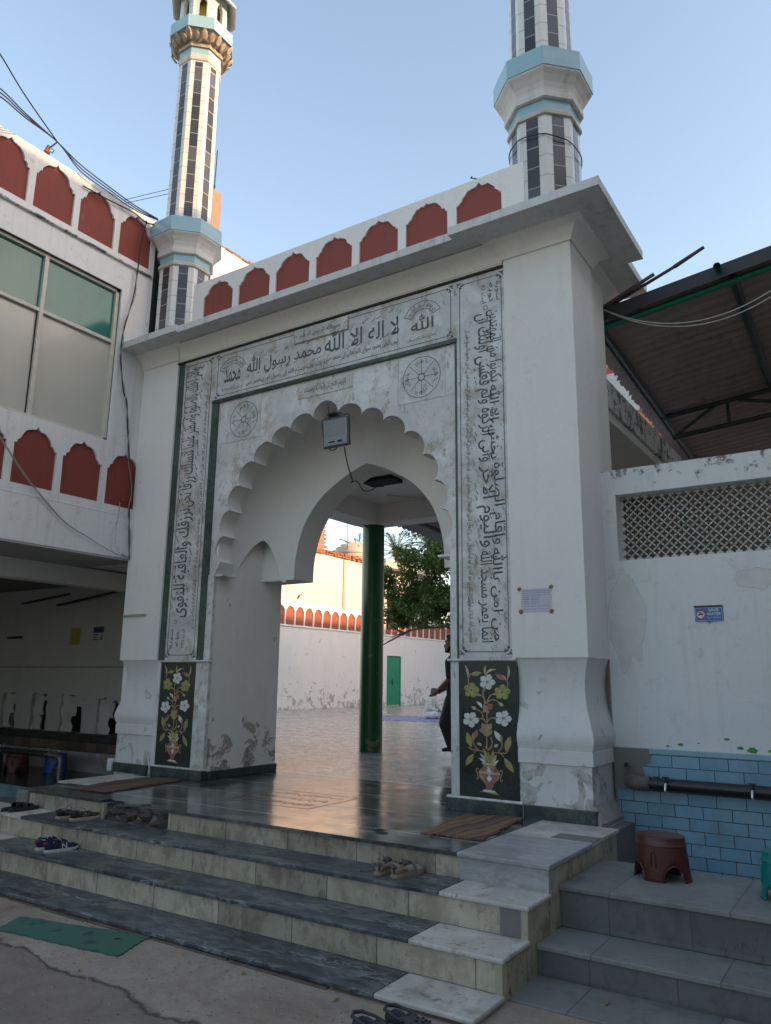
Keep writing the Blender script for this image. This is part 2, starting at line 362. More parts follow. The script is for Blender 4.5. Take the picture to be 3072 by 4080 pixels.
def lettering(name, s, T, wd, ht, parent, mat=INK, bold=.015, arab=True, marks=0, depth=.0016, center=True):
    """fit a line of writing into a wd x ht box whose lower left corner is the origin of T"""
    me = textmesh(shape(s) if arab else s, bold)
    if not me.vertices: return None
    xs = [v.co.x for v in me.vertices]; ys = [v.co.y for v in me.vertices]
    x0, x1, y0, y1 = min(xs), max(xs), min(ys), max(ys)
    me.transform(Matrix.Diagonal((wd/(x1-x0), ht/(y1-y0), 1, 1)) @ Matrix.Translation((-x0, -y0, depth)))
    if marks:
        bm = bmesh.new(); bm.from_mesh(me); rnd = random.Random(len(s))
        for i in range(marks):
            cx = (i+.5+rnd.uniform(-.3,.3))*wd/marks; cy = ht*(rnd.choice((.86,.95,1.03,.08,.0)) + rnd.uniform(-.04,.04))
            L = ht*.11; k = rnd.random()
            if k < .7: pts = [(-L,-L*.3),(-L*.8,-L*.55),(L,L*.3),(L*.8,L*.5)]
            else: pts = [(-L*.5,0),(-L*.2,-L*.5),(L*.4,-L*.1),(L*.2,L*.5),(-L*.2,L*.1)]
            bm.faces.new([bm.verts.new((cx+p[0], cy+p[1], depth)) for p in pts])
        bm.to_mesh(me); bm.free()
    me.transform(T)
    return link(name, me, mat, parent)
# ================================================================ THE SETTING
def groundmat():
    m, nt, b = newmat('worn_street_concrete'); n = N(nt)
    big = n.noise(1.1, 12, .74, dist=.5)
    c = n.ramp(big, [(.30, (.22,.165,.12)), (.45, (.34,.27,.21)), (.62, (.44,.365,.295))])
    c = n.mix(n.math('MULTIPLY', n.ramp(n.noise(60, 4, .7), [(.4, 0.0), (.75, 1.0)]), .35), c, (.10,.08,.07))
    # the broken edge between the newer screed and the old surface
    x = n.xyz(); e = n.math('SUBTRACT', n.math('ADD', x[1], n.math('MULTIPLY', n.noise(1.3, 8, .6), .55)), 3.93)
    e = n.math('ADD', e, n.math('MULTIPLY', n.math('ADD', x[0], 5.0), .07))
    crack = n.ramp(n.math('ABSOLUTE', e), [(0.0, 1.0), (.035, 0.0)])
    old = n.math('LESS_THAN', e, 0.0)
    c = n.mix(n.math('MULTIPLY', old, .55), c, n.ramp(n.noise(3, 9, .7), [(.35, (.10,.075,.06)), (.65, (.24,.195,.16))]))
    c = n.mix(n.math('MULTIPLY', crack, .85), c, (.025,.018,.014))
    n.l(c, b.inputs['Base Color']); b.inputs['Roughness'].default_value = .62
    n.bump(n.math('ADD', n.math('ADD', n.math('MULTIPLY', n.noise(45, 5), .4), n.math('MULTIPLY', n.noise(2.5, 6), 1.2)), n.math('MULTIPLY', n.math('SUBTRACT', 1, old), 1.6)), .5, .02, b)
    return m
def floormat(name, base, lo, hi, lines, rough, yper=.84, y0=6.93, xper=None, x0=0, gloss=.12):
    m, nt, b = newmat(name); n = N(nt)
    vec = n.mp((.8, 1.6, 1))
    c = n.ramp(n.noise(1.6, 9, .66, vec, .8), [(.3, lo), (.5, base), (.72, hi)])
    vn = n.noise(3.4, 6, .6, n.mp((1, 2.2, 1), rot=(0, 0, .5)), 1.8)
    c = n.mix(n.math('MULTIPLY', n.ramp(n.math('ABSOLUTE', n.math('SUBTRACT', vn, .5)), [(0.0, 1.0), (.03, 0.0)]), .3), c, hi)
    x = n.xyz()
    q = n.math('ABSOLUTE', n.math('SUBTRACT', n.math('FRACT', n.math('ADD', n.math('DIVIDE', n.math('SUBTRACT', x[1], y0), yper), .5)), .5))
    ln = n.math('LESS_THAN', q, (.009 if y0 < 8 else .028)/yper)
    if xper:
        q2 = n.math('ABSOLUTE', n.math('SUBTRACT', n.math('FRACT', n.math('ADD', n.math('DIVIDE', n.math('SUBTRACT', x[0], x0), xper), .5)), .5))
        ln = n.math('MAXIMUM', ln, n.math('LESS_THAN', q2, .022/xper))
    c = n.mix(n.math('MULTIPLY', ln, .85), c, lines)
    n.l(c, b.inputs['Base Color'])
    n.l(n.math('ADD', rough, n.math('MULTIPLY', n.ramp(n.noise(2.4, 7, .7), [(.35, 0.0), (.7, 1.0)]), gloss)), b.inputs['Roughness'])
    b.inputs['Specular IOR Level'].default_value = .7
    n.bump(n.math('ADD', n.noise(5, 7), n.math('MULTIPLY', n.noise(1.2, 3), 1.5)), .12 if y0 < 8 else .02, .01, b)
    return m
PLAT = floormat('polished_dark_platform', (.055,.068,.066), (.016,.024,.024), (.24,.25,.22), (.50,.50,.46), .11, gloss=.16)
YARD = floormat('worn_yard_stone', (.30,.275,.25), (.22,.20,.18), (.38,.35,.32), (.66,.65,.62), .20, xper=1.86, x0=-7.2, yper=.90, y0=8.9)

MB().box(-400, 400, -400, 400, -1.2, -.66).build('street', groundmat())
struct(bpy.data.objects['street'])
struct(MB().box(-22.4, 14, 8.86, 70, -.5, -.001).build('courtyard', YARD))

# --- main stairs: one thing (steps are its parts)
st = thing('entrance_stairs', 'dark green marble stairs with cream risers climbing to the arched gate', 'stairs', (-5.5, 5.0, -.66))
XR = -2.26; XG = -2.95; XW = -8.14
# platform slab (dark) with broken gap left
def slabpoly(nm, pts, z0, z1, mat, bev=.004):
    me = fillmesh(nm, [pts], z1-z0); me.transform(Matrix.Translation((0, 0, z0))); return link(nm, me, mat, st, False, bev)
slabpoly('platform_top', [(-7.35,5.78),(-7.2,5.73),(-7.02,5.735),(-6.98,5.67),(-6.86,5.70),(-6.74,5.80),(-6.62,5.76),(-6.5,5.79),(-6.42,5.66),(-6.30,5.65),(XG-.02,5.65),(XG-.02,8.86),(-7.35,8.86)], -.03, 0, PLAT)
MB().box(-8.80, -7.352, 5.66, 8.86, -.032, -.002).build('platform_top', PLAT, st, bev=.004)
# hollow where the riser slab has fallen away, crumbling masonry inside
random.seed(4); rows = []
for r_ in range(9):
    rows.append([(-7.33+1.07*c_/40, 5.72+.05*mnoise.noise(Vector((c_*.23, r_*.4, 2)))+.02*mnoise.noise(Vector((c_*.7, r_*1.1, 5))), -.192+.165*r_/8) for c_ in range(41)])
ROUGH = plaster('crumbling_masonry', col=(.085,.068,.055), dirt=(.03,.024,.02), amount=1.0, streak=.1, bump=.4)
MB().loft(rows, False, False).build('broken_riser', ROUGH, st)
for i in range(0):
    x0 = -7.25+i*.112+random.uniform(-.03, .03); w_ = random.uniform(.04, .10); z0 = random.choice((-.19, -.19, -.13)); MB().box(x0, x0+w_, 5.655+random.uniform(0, .03), 5.74, z0, z0+random.uniform(.03, .06)).build('exposed_brick', ROUGH, st, bev=.012)
def riser(x0, x1, y, z0, z1, nm='riser', mat=None): return MB().box(x0, x1, y, y+.05, z0, z1).build(nm, mat or MCREAM, st)
riser(-8.80, -7.30, 5.675, -.19, -.032); riser(-6.29, XG-.01, 5.675, -.19, -.03)
MB().box(-8.86, -8.66, 5.62, 5.72, -.6, -.012).build('broken_corner', CEMENT, st, bev=.03)
# steps
def step(y0, y1, ztop, x0=-12.5, zb=-.66, first=False):
    t = .032
    MB().box(XW, XG, y0, y1, ztop-t, ztop).build('tread', MSTEP, st, bev=.006)
    MB().box(x0, XW-.003, y0, y1, ztop-t, ztop).build('white_tread', MTREAD, st, bev=.006)
    MB().box(XG+.003, XR+.012, y0, y1, ztop-t, ztop).build('white_tread', MTREAD, st, bev=.010)
    riser(x0, XR, y0+.022, zb, ztop-t)
MSTEP = marble('green_marble_tread', (.050,.068,.074), (.42,.46,.43), (.012,.019,.023), 3.6, .34, stain=(.18,.20,.18), stretch=(.55, 2.3, 1), veinw=.06, bump=.4)
step(5.25, 5.675, -.19, zb=-.40); step(4.83, 5.272, -.40, zb=-.61); step(4.42, 4.852, -.61)
# side face of the stairs, right-hand side
sd_ = MB()
for y0, y1, z1 in ((5.665, 7.30, -.03), (5.262, 5.665, -.222), (4.842, 5.262, -.432), (4.432, 4.842, -.642)): sd_.box(XR-.05, XR-.001, y0, y1, -.70, z1)
sd_.build('stair_side', marble('cream_side_slab', (.44,.39,.28), (.24,.19,.12), (.38,.33,.23), 1.8, .45, stain=(.20,.16,.10), joint=[(1, .42, 5.44)], veinw=.015), st)
cm = MB(); cm.box(-2.47, XR-.004, 5.268, 5.31, -.395, -.224); cm.build('cement_patch', CEMENT, st)
# marble block at the right end of the platform
MB().box(-3.0, XR+.015, 5.64, 6.60, -.03, .004).build('grey_marble_slab', MGREY, st, bev=.006)
MB().box(-3.0, XR+.004, 6.603, 7.38, -.03, .003).build('cream_marble_slab', MTREAD, st, bev=.005)
MB().box(-2.98, XR, 5.655, 5.70, -.19, -.031).build('grey_marble_riser', MGREY, st)
MB().box(-2.62, XR+.006, 6.62, 6.86, 0, .006).build('cement_patch', CEMENT, st, bev=.003)
MB().box(-9.05, -8.40, 6.30, 7.28, -.02, .004).build('white_marble_slab', MTREAD, st, bev=.003)
MB().box(-8.80, -2.30, 5.74, 8.86, -.66, -.033).build('stair_core', CEMENT, st)
# chipped edge stones along the lowest step
random.seed(11); c_ = MB(); x = -12
while x < -2.6:
    l_ = random.uniform(.5, 1.1); c_.box(x, x+l_-.02, 4.40+random.uniform(-.03, .03), 4.46, -.675, -.645+random.uniform(-.006, .0)); x += l_
c_.build('edge_stone', plain('brown_edge_stone', (.13,.105,.08), .9, var=.4, sc=10, bump=.6), st, bev=.008)
# gold inlaid writing frame in the platform
GOLD = plain('brass_inlay', (.30,.19,.07), .35, var=.3)
g_ = MB()
for a, b in (((-6.3,6.52),(-6.5,7.46)), ((-6.3,6.52),(-5.2,6.54)), ((-6.5,7.46),(-5.2,7.48)), ((-5.2,6.54),(-5.2,7.48))):
    d = (Vector(b)-Vector(a)).normalized()*.008; nn_ = Vector((-d.y, d.x))
    g_.add([(a[0]+nn_.x,a[1]+nn_.y,.003),(a[0]-nn_.x,a[1]-nn_.y,.003),(b[0]-nn_.x,b[1]-nn_.y,.003),(b[0]+nn_.x,b[1]+nn_.y,.003)], [(0,1,2,3)])
gi = g_.build('inlay_border', GOLD, st)
for i, s_ in enumerate(('رب اغفر لي ذنوبي', 'وافتح لي ابواب رحمتك', 'اللهم افتح لي')):
    lettering('inlay_writing', s_, basis((-6.25, 7.2-i*.28, .002), (1,0,0), (0,1,0)), .95, .18, st, GOLD)

# --- right-hand stairs and landing
rs = thing('wash_area_stairs', 'plain grey stone stairs rising to the washing place on the right', 'stairs', (-1, 5.5, -.72))
MB().box(XR+.002, 4, 5.84, 6.88, -.20, -.165).build('landing_top', SLATE, rs, bev=.005)
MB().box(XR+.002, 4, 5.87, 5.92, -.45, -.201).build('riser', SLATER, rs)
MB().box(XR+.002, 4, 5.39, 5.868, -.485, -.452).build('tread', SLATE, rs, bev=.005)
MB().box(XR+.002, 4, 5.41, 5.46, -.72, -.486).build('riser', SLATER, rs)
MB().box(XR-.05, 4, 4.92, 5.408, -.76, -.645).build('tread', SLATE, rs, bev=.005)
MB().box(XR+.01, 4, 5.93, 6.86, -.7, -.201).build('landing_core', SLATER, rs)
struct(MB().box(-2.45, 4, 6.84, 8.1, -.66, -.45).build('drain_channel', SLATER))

# --- right-hand wall with tiled dado, jali opening
rw = thing('washing_place_wall', 'white wall with blue tiled lower half, pierced screen opening and mould stains', 'wall', (0, 8.2, -.66))
T8 = FRONT(8.35)
plate('wall', [rect(-2.48, 4, .66, 3.56), rect(-2.33, 3.6, 2.565, 3.28)], .27, T8, WHITE_M, rw, bev=.006)
MB().box(-2.48, 4, 8.05, 8.34, -.66, .665).build('lower_wall', CEMENT, rw)
tl = [[(-2.25,-.66),(4,-.66),(4,.62),(-2.08,.62),(-2.12,.57),(-2.10,.54),(-2.19,.49),(-2.17,.40),(-2.14,.33),(-2.13,.28),(-2.30,.27),(-2.42,.26),(-2.45,.27),(-2.45,-.66)]]
plate('tiled_dado', tl, .02, FRONT(8.049), BTILE, rw)
MB().box(-2.12, 4, 8.028, 8.08, .62, .668).build('tile_ledge', plain('pale_blue_tile_edge', (.26,.42,.48), .3), rw, bev=.004)
MB().box(-2.449, -2.43, 7.40, 8.03, -.66, -.10).build('tiled_return', BTILEY, rw)
# green paint showing through
random.seed(2)
def scab(cx, cz, r, n=26, rnd=random):
    return [(cx+r*(.45+.5*abs(mnoise.noise(Vector((k*.9, cx*9, cz*7))))+rnd.random()*.25)*math.cos(2*math.pi*k/n)*1.3, cz+r*.7*(.35+.8*abs(mnoise.noise(Vector((k*.7, cx*5, 3)))) +rnd.random()*.2)*math.sin(2*math.pi*k/n)) for k in range(n)]
GSC = plain('old_green_paint', (.06,.22,.05), .7)
plate('green_paint_scab', [scab(x, z, r) for x, z, r in ((-1.19,.70,.055),(-1.02,.70,.04),(-1.40,.79,.03),(-1.83,.72,.03),(-1.95,.70,.02),(-1.29,.715,.03),(-1.66,.74,.013))], .002, FRONT(8.078), GSC, rw)
# tide marks of old damp
TD = plain('damp_tide_mark', (.50,.48,.44), .8, var=.1); TD2 = plain('damp_patch', (.67,.65,.615), .8, var=.06)
for i, (cx_, cz_, rx_, rz_) in enumerate(((-2.28, 1.95, .19, .48), (-1.02, 2.30, .19, .10))):
    lo_ = []; li_ = []
    for k in range(64):
        a = 2*math.pi*k/64; q = 1+.30*mnoise.noise(Vector((math.cos(a)*2.1, math.sin(a)*2.1, i*7)))+.06*mnoise.noise(Vector((math.cos(a)*9, math.sin(a)*9, i)))
        lo_.append((max(cx_+rx_*q*math.cos(a), -2.47), cz_+rz_*q*math.sin(a))); li_.append((max(cx_+(rx_*q-.005)*math.cos(a), -2.465), cz_+(rz_*q-.005)*math.sin(a)))
    plate('damp_patch', [lo_], .0008, FRONT(8.0795), TD2, rw); plate('tide_mark', [lo_, li_], .0014, FRONT(8.0795), TD, rw)
# pierced screen
holes = []; P_ = .0885; j = 0; z = 2.62
while z < 3.26:
    x = -2.28 + (P_/2 if j % 2 else 0)
    while x < -.2:
        q = []
        for k in range(16):
            a = 2*math.pi*k/16; rr = .030+.009*math.cos(4*a); q.append((x+rr*math.cos(a), z+rr*math.sin(a)*1.0))
        holes.append(q); x += P_
    z += P_/2; j += 1
plate('pierced_screen', [rect(-2.36, 3.62, 2.54, 3.3)]+holes, .03, FRONT(8.26), plain('screen_cement', (.50,.48,.44), .8, var=.3, sc=25, bump=.4), rw, bev=.0)
# a black water pipe with taps
wp = thing('water_pipe', 'thick black water pipe along the blue tiles above the stool', 'pipe', (-1.6, 7.9, .3))
def PX(y, a, b): return None
MB().tube([(-2.12,7.93,.353),(-1.6,7.93,.352),(0,7.93,.348),(2,7.93,.345)], .058, 16).build('pipe_run', plain('black_pipe', (.018,.014,.014), .35, var=.4, sc=20, bump=.2), wp, smooth=40)
MB().tube([(-2.30,8.03,.375),(-2.29,7.97,.36),(-2.23,7.93,.354),(-2.10,7.93,.353)], [.07,.075,.075,.066], 16).build('elbow', plain('rusty_cast_elbow', (.13,.11,.10), .8, var=.4, bump=.6), wp, smooth=40)
MB().tube([(-2.06,7.93,.353),(-2.02,7.93,.353)], .07, 16).build('joint_ring', IRON, wp, smooth=40)
CHROME = plain('chrome', (.55,.55,.55), .2, metal=1.0, var=.1)
for tx, tz in ((-1.935,.352),(-1.185,.350),(-.5,.348)):
    tp = MB().tube([(tx,7.93,tz),(tx,7.84,tz)], .02, 10).build('tap', IRON, wp, smooth=40)
    MB().tube([(tx,7.84,tz+.02),(tx,7.825,tz),(tx,7.82,tz-.05)], [.014,.018,.012], 10).build('spout', CHROME, tp, smooth=40)
    MB().tube([(tx,7.86,tz+.02),(tx,7.86,tz+.07)], .011, 8).build('valve_stem', IRON, tp, smooth=40)
    MB().box(tx-.032, tx+.032, 7.853, 7.867, tz+.068, tz+.082).build('tap_handle', IRON, tp, bev=.003)
tag(MB().tube([(-2.36,8.10,.50),(-2.33,7.97,.505)], .028, 14, caps=False).build('pipe_stub', plain('pvc', (.45,.43,.36), .5), smooth=40), 'short open plastic pipe stub in the bare patch beside the pier', 'pipe')
# SAVE WATER plate
sw = thing('save_water_sign', 'small blue sign reading SAVE WATER above the tiled wall', 'sign', (-1.48, 8.07, 2.04))
SX0, SX1, SZ0, SZ1 = -1.605, -1.345, 1.90, 2.045
BLUE = plain('sign_blue', (.015,.12,.36), .4, var=.15); SW = plain('sign_white', (.7,.7,.7), .5)
MB().box(SX0, SX1, 8.068, 8.079, SZ0, SZ1).build('plate', BLUE, sw)
MB().box(SX0-.004, SX1, 8.060, 8.079, SZ1-.004, SZ1+.010).build('rusted_rim', plain('rusty_rim', (.10,.05,.03), .8), sw)
fr = fillmesh('f', [rect(SX0+.006, SX1-.006, SZ0+.006, SZ1-.012), rect(SX0+.009, SX1-.009, SZ0+.009, SZ1-.015)]); fr.transform(FRONT(8.0665)); link('border_line', fr, SW, sw)
def circ(cx, cz, r, n=28): return [(cx+r*math.cos(2*math.pi*k/n), cz+r*math.sin(2*math.pi*k/n)) for k in range(n)]
RED = plain('sign_red', (.45,.06,.04), .5)
cx, cz = SX0+.055, 1.968
plate('round_emblem', [circ(cx, cz, .042)], .001, FRONT(8.067), SW, sw)
plate('red_ring', [circ(cx, cz, .042), circ(cx, cz, .035)], .0015, FRONT(8.067), RED, sw)
plate('tap_symbol', [[(cx-.022,cz-.012),(cx-.022,cz+.004),(cx-.010,cz+.010),(cx-.004,cz+.010),(cx-.004,cz+.020),(cx-.014,cz+.020),(cx-.014,cz+.026),(cx+.014,cz+.026),(cx+.014,cz+.020),(cx+.004,cz+.020),(cx+.004,cz+.010),(cx+.026,cz+.010),(cx+.026,cz-.004),(cx-.008,cz-.004),(cx-.012,cz-.012)]], .002, FRONT(8.067), DARK, sw)
plate('red_bar', [[(cx-.028,cz+.024),(cx-.024,cz+.028),(cx+.028,cz-.024),(cx+.024,cz-.028)]], .0025, FRONT(8.067), RED, sw)
for s_, x_, z_, w_, h_ in (('SAVE', SX0+.128, 1.995, .095, .030), ('WATER', SX0+.112, 1.956, .130, .030), ("Don't Waste It", SX0+.115, 1.930, .125, .015)):
    lettering('writing', s_, FRONT(8.0665, x_, z_), w_, h_, sw, SW, bold=.03, arab=False)
tag(MB().tube([(-1.475,8.075,1.895),(-1.475,8.05,1.885)], .006, 6).build('nail', IRON), 'small nail under the blue sign', 'nail')

# wall added to darken behind the screen, the roofs on the right
bw = tag(MB().box(-4.6, 4, 12.6, 12.8, 0, 4.55).build('screen_backing', plaster('dark_backing_brown', col=(.20,.15,.12), dirt=(.08,.06,.05))), 'brown backing wall added to darken the view through the pierced screen', 'wall')
cs = thing('corrugated_canopy', 'dark corrugated sheet canopy on green pipe trusses at upper right', 'canopy', (-1, 10, 5.6))
def csz(x, y): return 5.86+.13*(x+2.7)-.075*(y-9.2)
rings = []; X0c, X1c = -2.98, 3.0; NY = 190
for k in range(NY+1):
    y = 9.05+k*(7.6/NY); wv = .042*math.sin(y*2*math.pi/.19)
    rings.append([(X0c+(.02*math.sin(k*1.7)), y, csz(X0c, y)+wv), (0, y, csz(0, y)+wv), (X1c, y, csz(X1c, y)+wv)])
SHEET = plaster('stained_fibre_cement_sheet', col=(.36,.28,.24), dirt=(.13,.09,.075), amount=1.0, streak=.4)
MB().loft(rings, False, False).build('sheet', SHEET, cs, smooth=True)
fy = 9.0
MB().add([(-2.80,9.02,csz(-2.8,9.02)-.085),(3,9.02,csz(3,9.02)-.085),(3,9.02,csz(3,9.02)+.085),(-2.80,9.02,csz(-2.8,9.02)+.085)], [(0,1,2,3)]).build('gutter_board', plain('dark_gutter', (.035,.035,.04), .6), cs)
MB().tube([(-2.72,9.2,csz(-2.7,9.2)-.075),(3,9.2,csz(3,9.2)-.075)], .042, 14).build('green_pipe', GREENP, cs, smooth=40)
MB().tube([(-2.70,9.2,csz(-2.7,9.2)-.08),(-2.70,15.5,csz(-2.7,15.5)-.08)], .035, 10).build('purlin_pipe', IRON, cs, smooth=40)
MB().tube([(-2.80,9.2,csz(-2.7,9.2)-.05),(-2.80,15.5,csz(-2.7,15.5)-.05)], .018, 8).build('hook_rod', IRON, cs, smooth=40)
MB().tube([(-1.12,9.1,csz(-1.1,9.2)-.02),(-1.12,16,csz(-1.1,16)-.07)], .05, 12, caps=False).build('rafter_pipe', IRON, cs, smooth=40)
MB().tube([(-1.24,8.9,csz(-1.1,9)+.0),(-1.24,9.15,csz(-1.1,9.2)+.0)], .042, 14, caps=False).build('pipe_end', GREENP, cs, smooth=40)
for y_ in (12.4,):
    zt = csz(-2, y_)-.12
    MB().tube([(-2.75,y_,zt-.06),(2,y_,zt+.42)], .04, 10).build('truss_chord', IRON, cs, smooth=40)
    MB().tube([(-2.6,y_,zt-.42),(2,y_,zt-.02)], .04, 10).build('truss_chord', IRON, cs, smooth=40)
    for a, b in ((-2.6,-1.9),(-1.75,-1.75),(-1.6,-.5)): MB().tube([(a,y_,zt-.42+.085*(a+2.6)),(b,y_,zt-.06+.10*(b+2.75))] if a != -1.6 else [(a,y_,zt+.03),(b,y_,zt-.24)], .028, 8).build('truss_web', IRON, cs, smooth=40)
# light cable sagging under the canopy
def sag(a, b, d, n=24, wob=0): 
    a = Vector(a); b = Vector(b); return [a.lerp(b, k/n)-Vector((0,0,d*4*(k/n)*(1-k/n))) + Vector((0,0,wob*math.sin(k*1.3))) for k in range(n+1)]
tag(MB().tube(sag((-2.62,8.95,5.93),(-.2,8.95,5.95),.47), .006, 6).build('sagging_cable', CABLEW), 'thin pale cable sagging below the green pipe, upper of the two', 'cable')
tag(MB().tube(sag((-2.62,8.97,5.93),(-.2,8.97,5.88),.48), .006, 6).build('sagging_cable', CABLEW), 'thin pale cable sagging below the green pipe, lower of the two', 'cable')
tag(MB().tube([(-2.82,9.1,5.92),(-1.75,9.1,6.32),(-1.745,9.1,6.322),(-1.39,9.1,6.475)], [.021,.021,.027,.021], 8).build('long_rod', plain('rusty_rod', (.09,.06,.055), .8, var=.3)), 'long rusty rod sticking out over the canopy edge', 'rod')
tag(MB().tube([(-2.80,9.05,5.93),(-1.98,9.05,6.27)], .024, 8).build('short_rod', plain('rusty_rod_pale', (.15,.11,.10), .8, var=.3)), 'shorter rusty rod lying beside the long one', 'rod')
# flat porch roof edge seen right of the pier
pr = thing('porch', 'white concrete porch roof carried on a dark green round column behind the gate', 'porch', (-6, 10.5, 0))
MB().box(-4.6, -2.7, 9.08, 13.4, 4.74, 5.12).build('roof_edge', WHITE_M, pr, bev=.01)
MB().box(-8.6, -2.75, 8.85, 12.5, 4.62, 4.9).build('ceiling', WHITE_S, pr)
MB().box(-8.58, -8.06, 8.85, 12.02, 4.245, 4.62).build('beam', WHITE_S, pr)
MB().box(-8.58, -2.9, 12.02, 12.48, 4.255, 4.619).build('beam', WHITE_S, pr)
MB().lathe([(.222,0),(.218,1.2),(.215,4.26)], (-8.31,12.26,0), 36).build('column', GREENC, pr, smooth=40)
vt = MB().box(-7.22, -6.62, 10.25, 10.62, 4.55, 4.615)
vt.build('ceiling_grille', DARK, pr)
MB().tube([(-7.4,11.3,4.58),(-6.95,11.95,4.58)], .018, 8).build('tube_light', plain('tube', (.6,.6,.58), .3), pr)
# inner corrugated canopy
ic = thing('inner_canopy', 'corrugated sheet canopy beyond the green column over the yard', 'canopy', (-6, 14, 4.3))
rings = []
for k in range(131):
    y = 12.52+k*.05; wv = .03*math.sin(y*2*math.pi/.19); z0 = 4.36-.035*(y-12.5)
    rings.append([(-8.12, y, z0+wv), (-5, y, z0+.38+wv), (-3.4, y, z0+.58+wv)])
MB().loft(rings, False, False).build('sheet', plaster('grey_fibre_sheet', col=(.36,.34,.32), dirt=(.18,.15,.13), amount=.6), ic, smooth=True)
MB().tube([(-7.45,12.5,4.30),(-7.45,19,4.07)], .045, 10).build('support_pipe', IRON, ic, smooth=40)
MB().tube([(-7.45,13.5,4.25),(-7.45,13.5,3.95)], .012, 6).build('hanging_hook', IRON, ic)

# --- tall neighbour on the right (out of view, throws the evening shade)
nb = thing('apartment_block', 'tall plain apartment block standing beyond the right side of the street', 'building', (11, 15, -.66))
MB().box(8, 16, -25, 80, -.66, 14.85).build('wall', CREAM, nb)
# ================================================================ THE GATE
G = thing('mosque_gate', 'white arched gateway with scalloped arch and black calligraphy on marble', 'gateway', (-5.84, 7.8, 0))
XL, XRJ = -7.66, -4.006; CX = -5.833; YF = 7.43; ZL = 1.535
core = MB(); core.box(-9.46, XL, 7.485, 8.84, 0, 6.22); core.box(XRJ, -2.575, 7.485, 8.84, 0, 6.22); core.box(XL, XRJ, 7.75, 8.84, 5.21, 6.22)
core.build('pier_wall', WHITE_P, G)
MB().box(-2.66, -2.64, 8.0, 9.06, 0, 6.22).build('rear_pier_side', WHITE, G)
MB().box(-4.0, -2.655, 8.84, 9.06, 0, 6.21).build('rear_pier', WHITE, G)
# pilasters (proud of the marble), bottoms end at the ledge
PIL = plaster('pilaster_white', col=(.84,.81,.76), amount=.25, streak=.12)
MB().box(-3.278, -2.48, 7.405, 8.12, ZL, 6.10).build('right_pilaster', PIL, G, bev=.006)
MB().box(-9.46, -8.668, 7.405, 7.60, ZL, 6.10).build('left_pilaster', PIL, G, bev=.006)
# flaring plinths with an S profile
prof = [(-.01,1.535),(-.025,1.50),(-.05,1.43),(-.07,1.33),(-.075,1.24),(-.07,1.15),(-.055,1.05),(-.03,.96),(-.005,.88),(.018,.80),(.022,.75),(.012,.70),(-.008,.655),(-.008,.648),(.0,.646),(.0,.52),(-.02,.515),(-.024,.50),(-.022,.25),(-.02,.10),(-.02,-.3)]
MB().sweep([(-3.242,7.41,0,-1),(-2.9,7.41,0,-1),(-2.48,7.41,1,-1),(-2.48,7.8,1,0),(-2.48,8.13,1,0)], prof).build('plinth', WHITE_B, G, smooth=35)
MB().sweep([(-2.52,7.42,.2,-.6),(-2.47,7.44,.8,-.4),(-2.46,7.5,1,0),(-2.46,8.10,1,0)], [(-.03,.16),(-.005,.13),(.03,.07),(.055,.02),(.045,-.02),(.06,-.05),(.09,-.09),(.10,-.13),(.08,-.17),(.0,-.18)]).build('plinth_foot', plaster('mossy_plinth_foot', col=(.42,.39,.34), dirt=(.12,.11,.08), amount=1.0, streak=.6, bump=1), G, smooth=35)
MB().sweep([(-9.43,7.9,-1,0),(-9.43,7.41,-1,-1),(-9.0,7.41,0,-1),(-8.57,7.41,0,-1)], prof).build('plinth', WHITE_B, G, smooth=35)
MB().box(-8.64, -8.567, 7.40, 7.47, .14, 1.51).build('plinth_edge', WHITE_B, G, bev=.01)
MB().box(-9.50, -9.42, 7.36, 7.45, 0, .17).build('plinth_chip', WHITE_B, G, bev=.02)
# marble field
def slab(nm, x0, x1, z0, z1, y, mat, t=.06, bev=.002): return MB().box(x0, x1, y, y+t, z0, z1).build(nm, mat, G, bev=bev)
pl_ = slab('calligraphy_panel', -8.531, -7.898, ZL, 5.965, YF, MPANEL)
slab('green_strip', -8.668, -8.531, ZL, 5.965, 7.438, MGREENF); slab('green_strip', -7.898, -7.772, ZL, 5.205, 7.422, MGREENF)
slab('white_strip', -7.772, XL+.002, ZL, 2.68, 7.432, MWHITE)
pr_ = slab('calligraphy_panel', -3.90, -3.278, ZL, 5.965, YF, MPANEL)
slab('green_strip', -3.926, -3.90, ZL, 5.205, 7.424, MGREENF); slab('white_strip', XRJ-.002, -3.926, ZL, 2.68, 7.432, MWHITE)
lp_ = slab('lintel_panel', -7.898, -3.90, 5.235, 5.965, YF, MPANEL)
slab('green_strip', -7.90, -3.90, 5.185, 5.235, 7.412, MGREEN)
slab('mossy_fillet', -8.68, -3.278, 5.962, 5.99, 7.40, plain('mossy_mortar', (.05,.055,.04), .9, var=.5, sc=40, bump=.8), .08, .006)
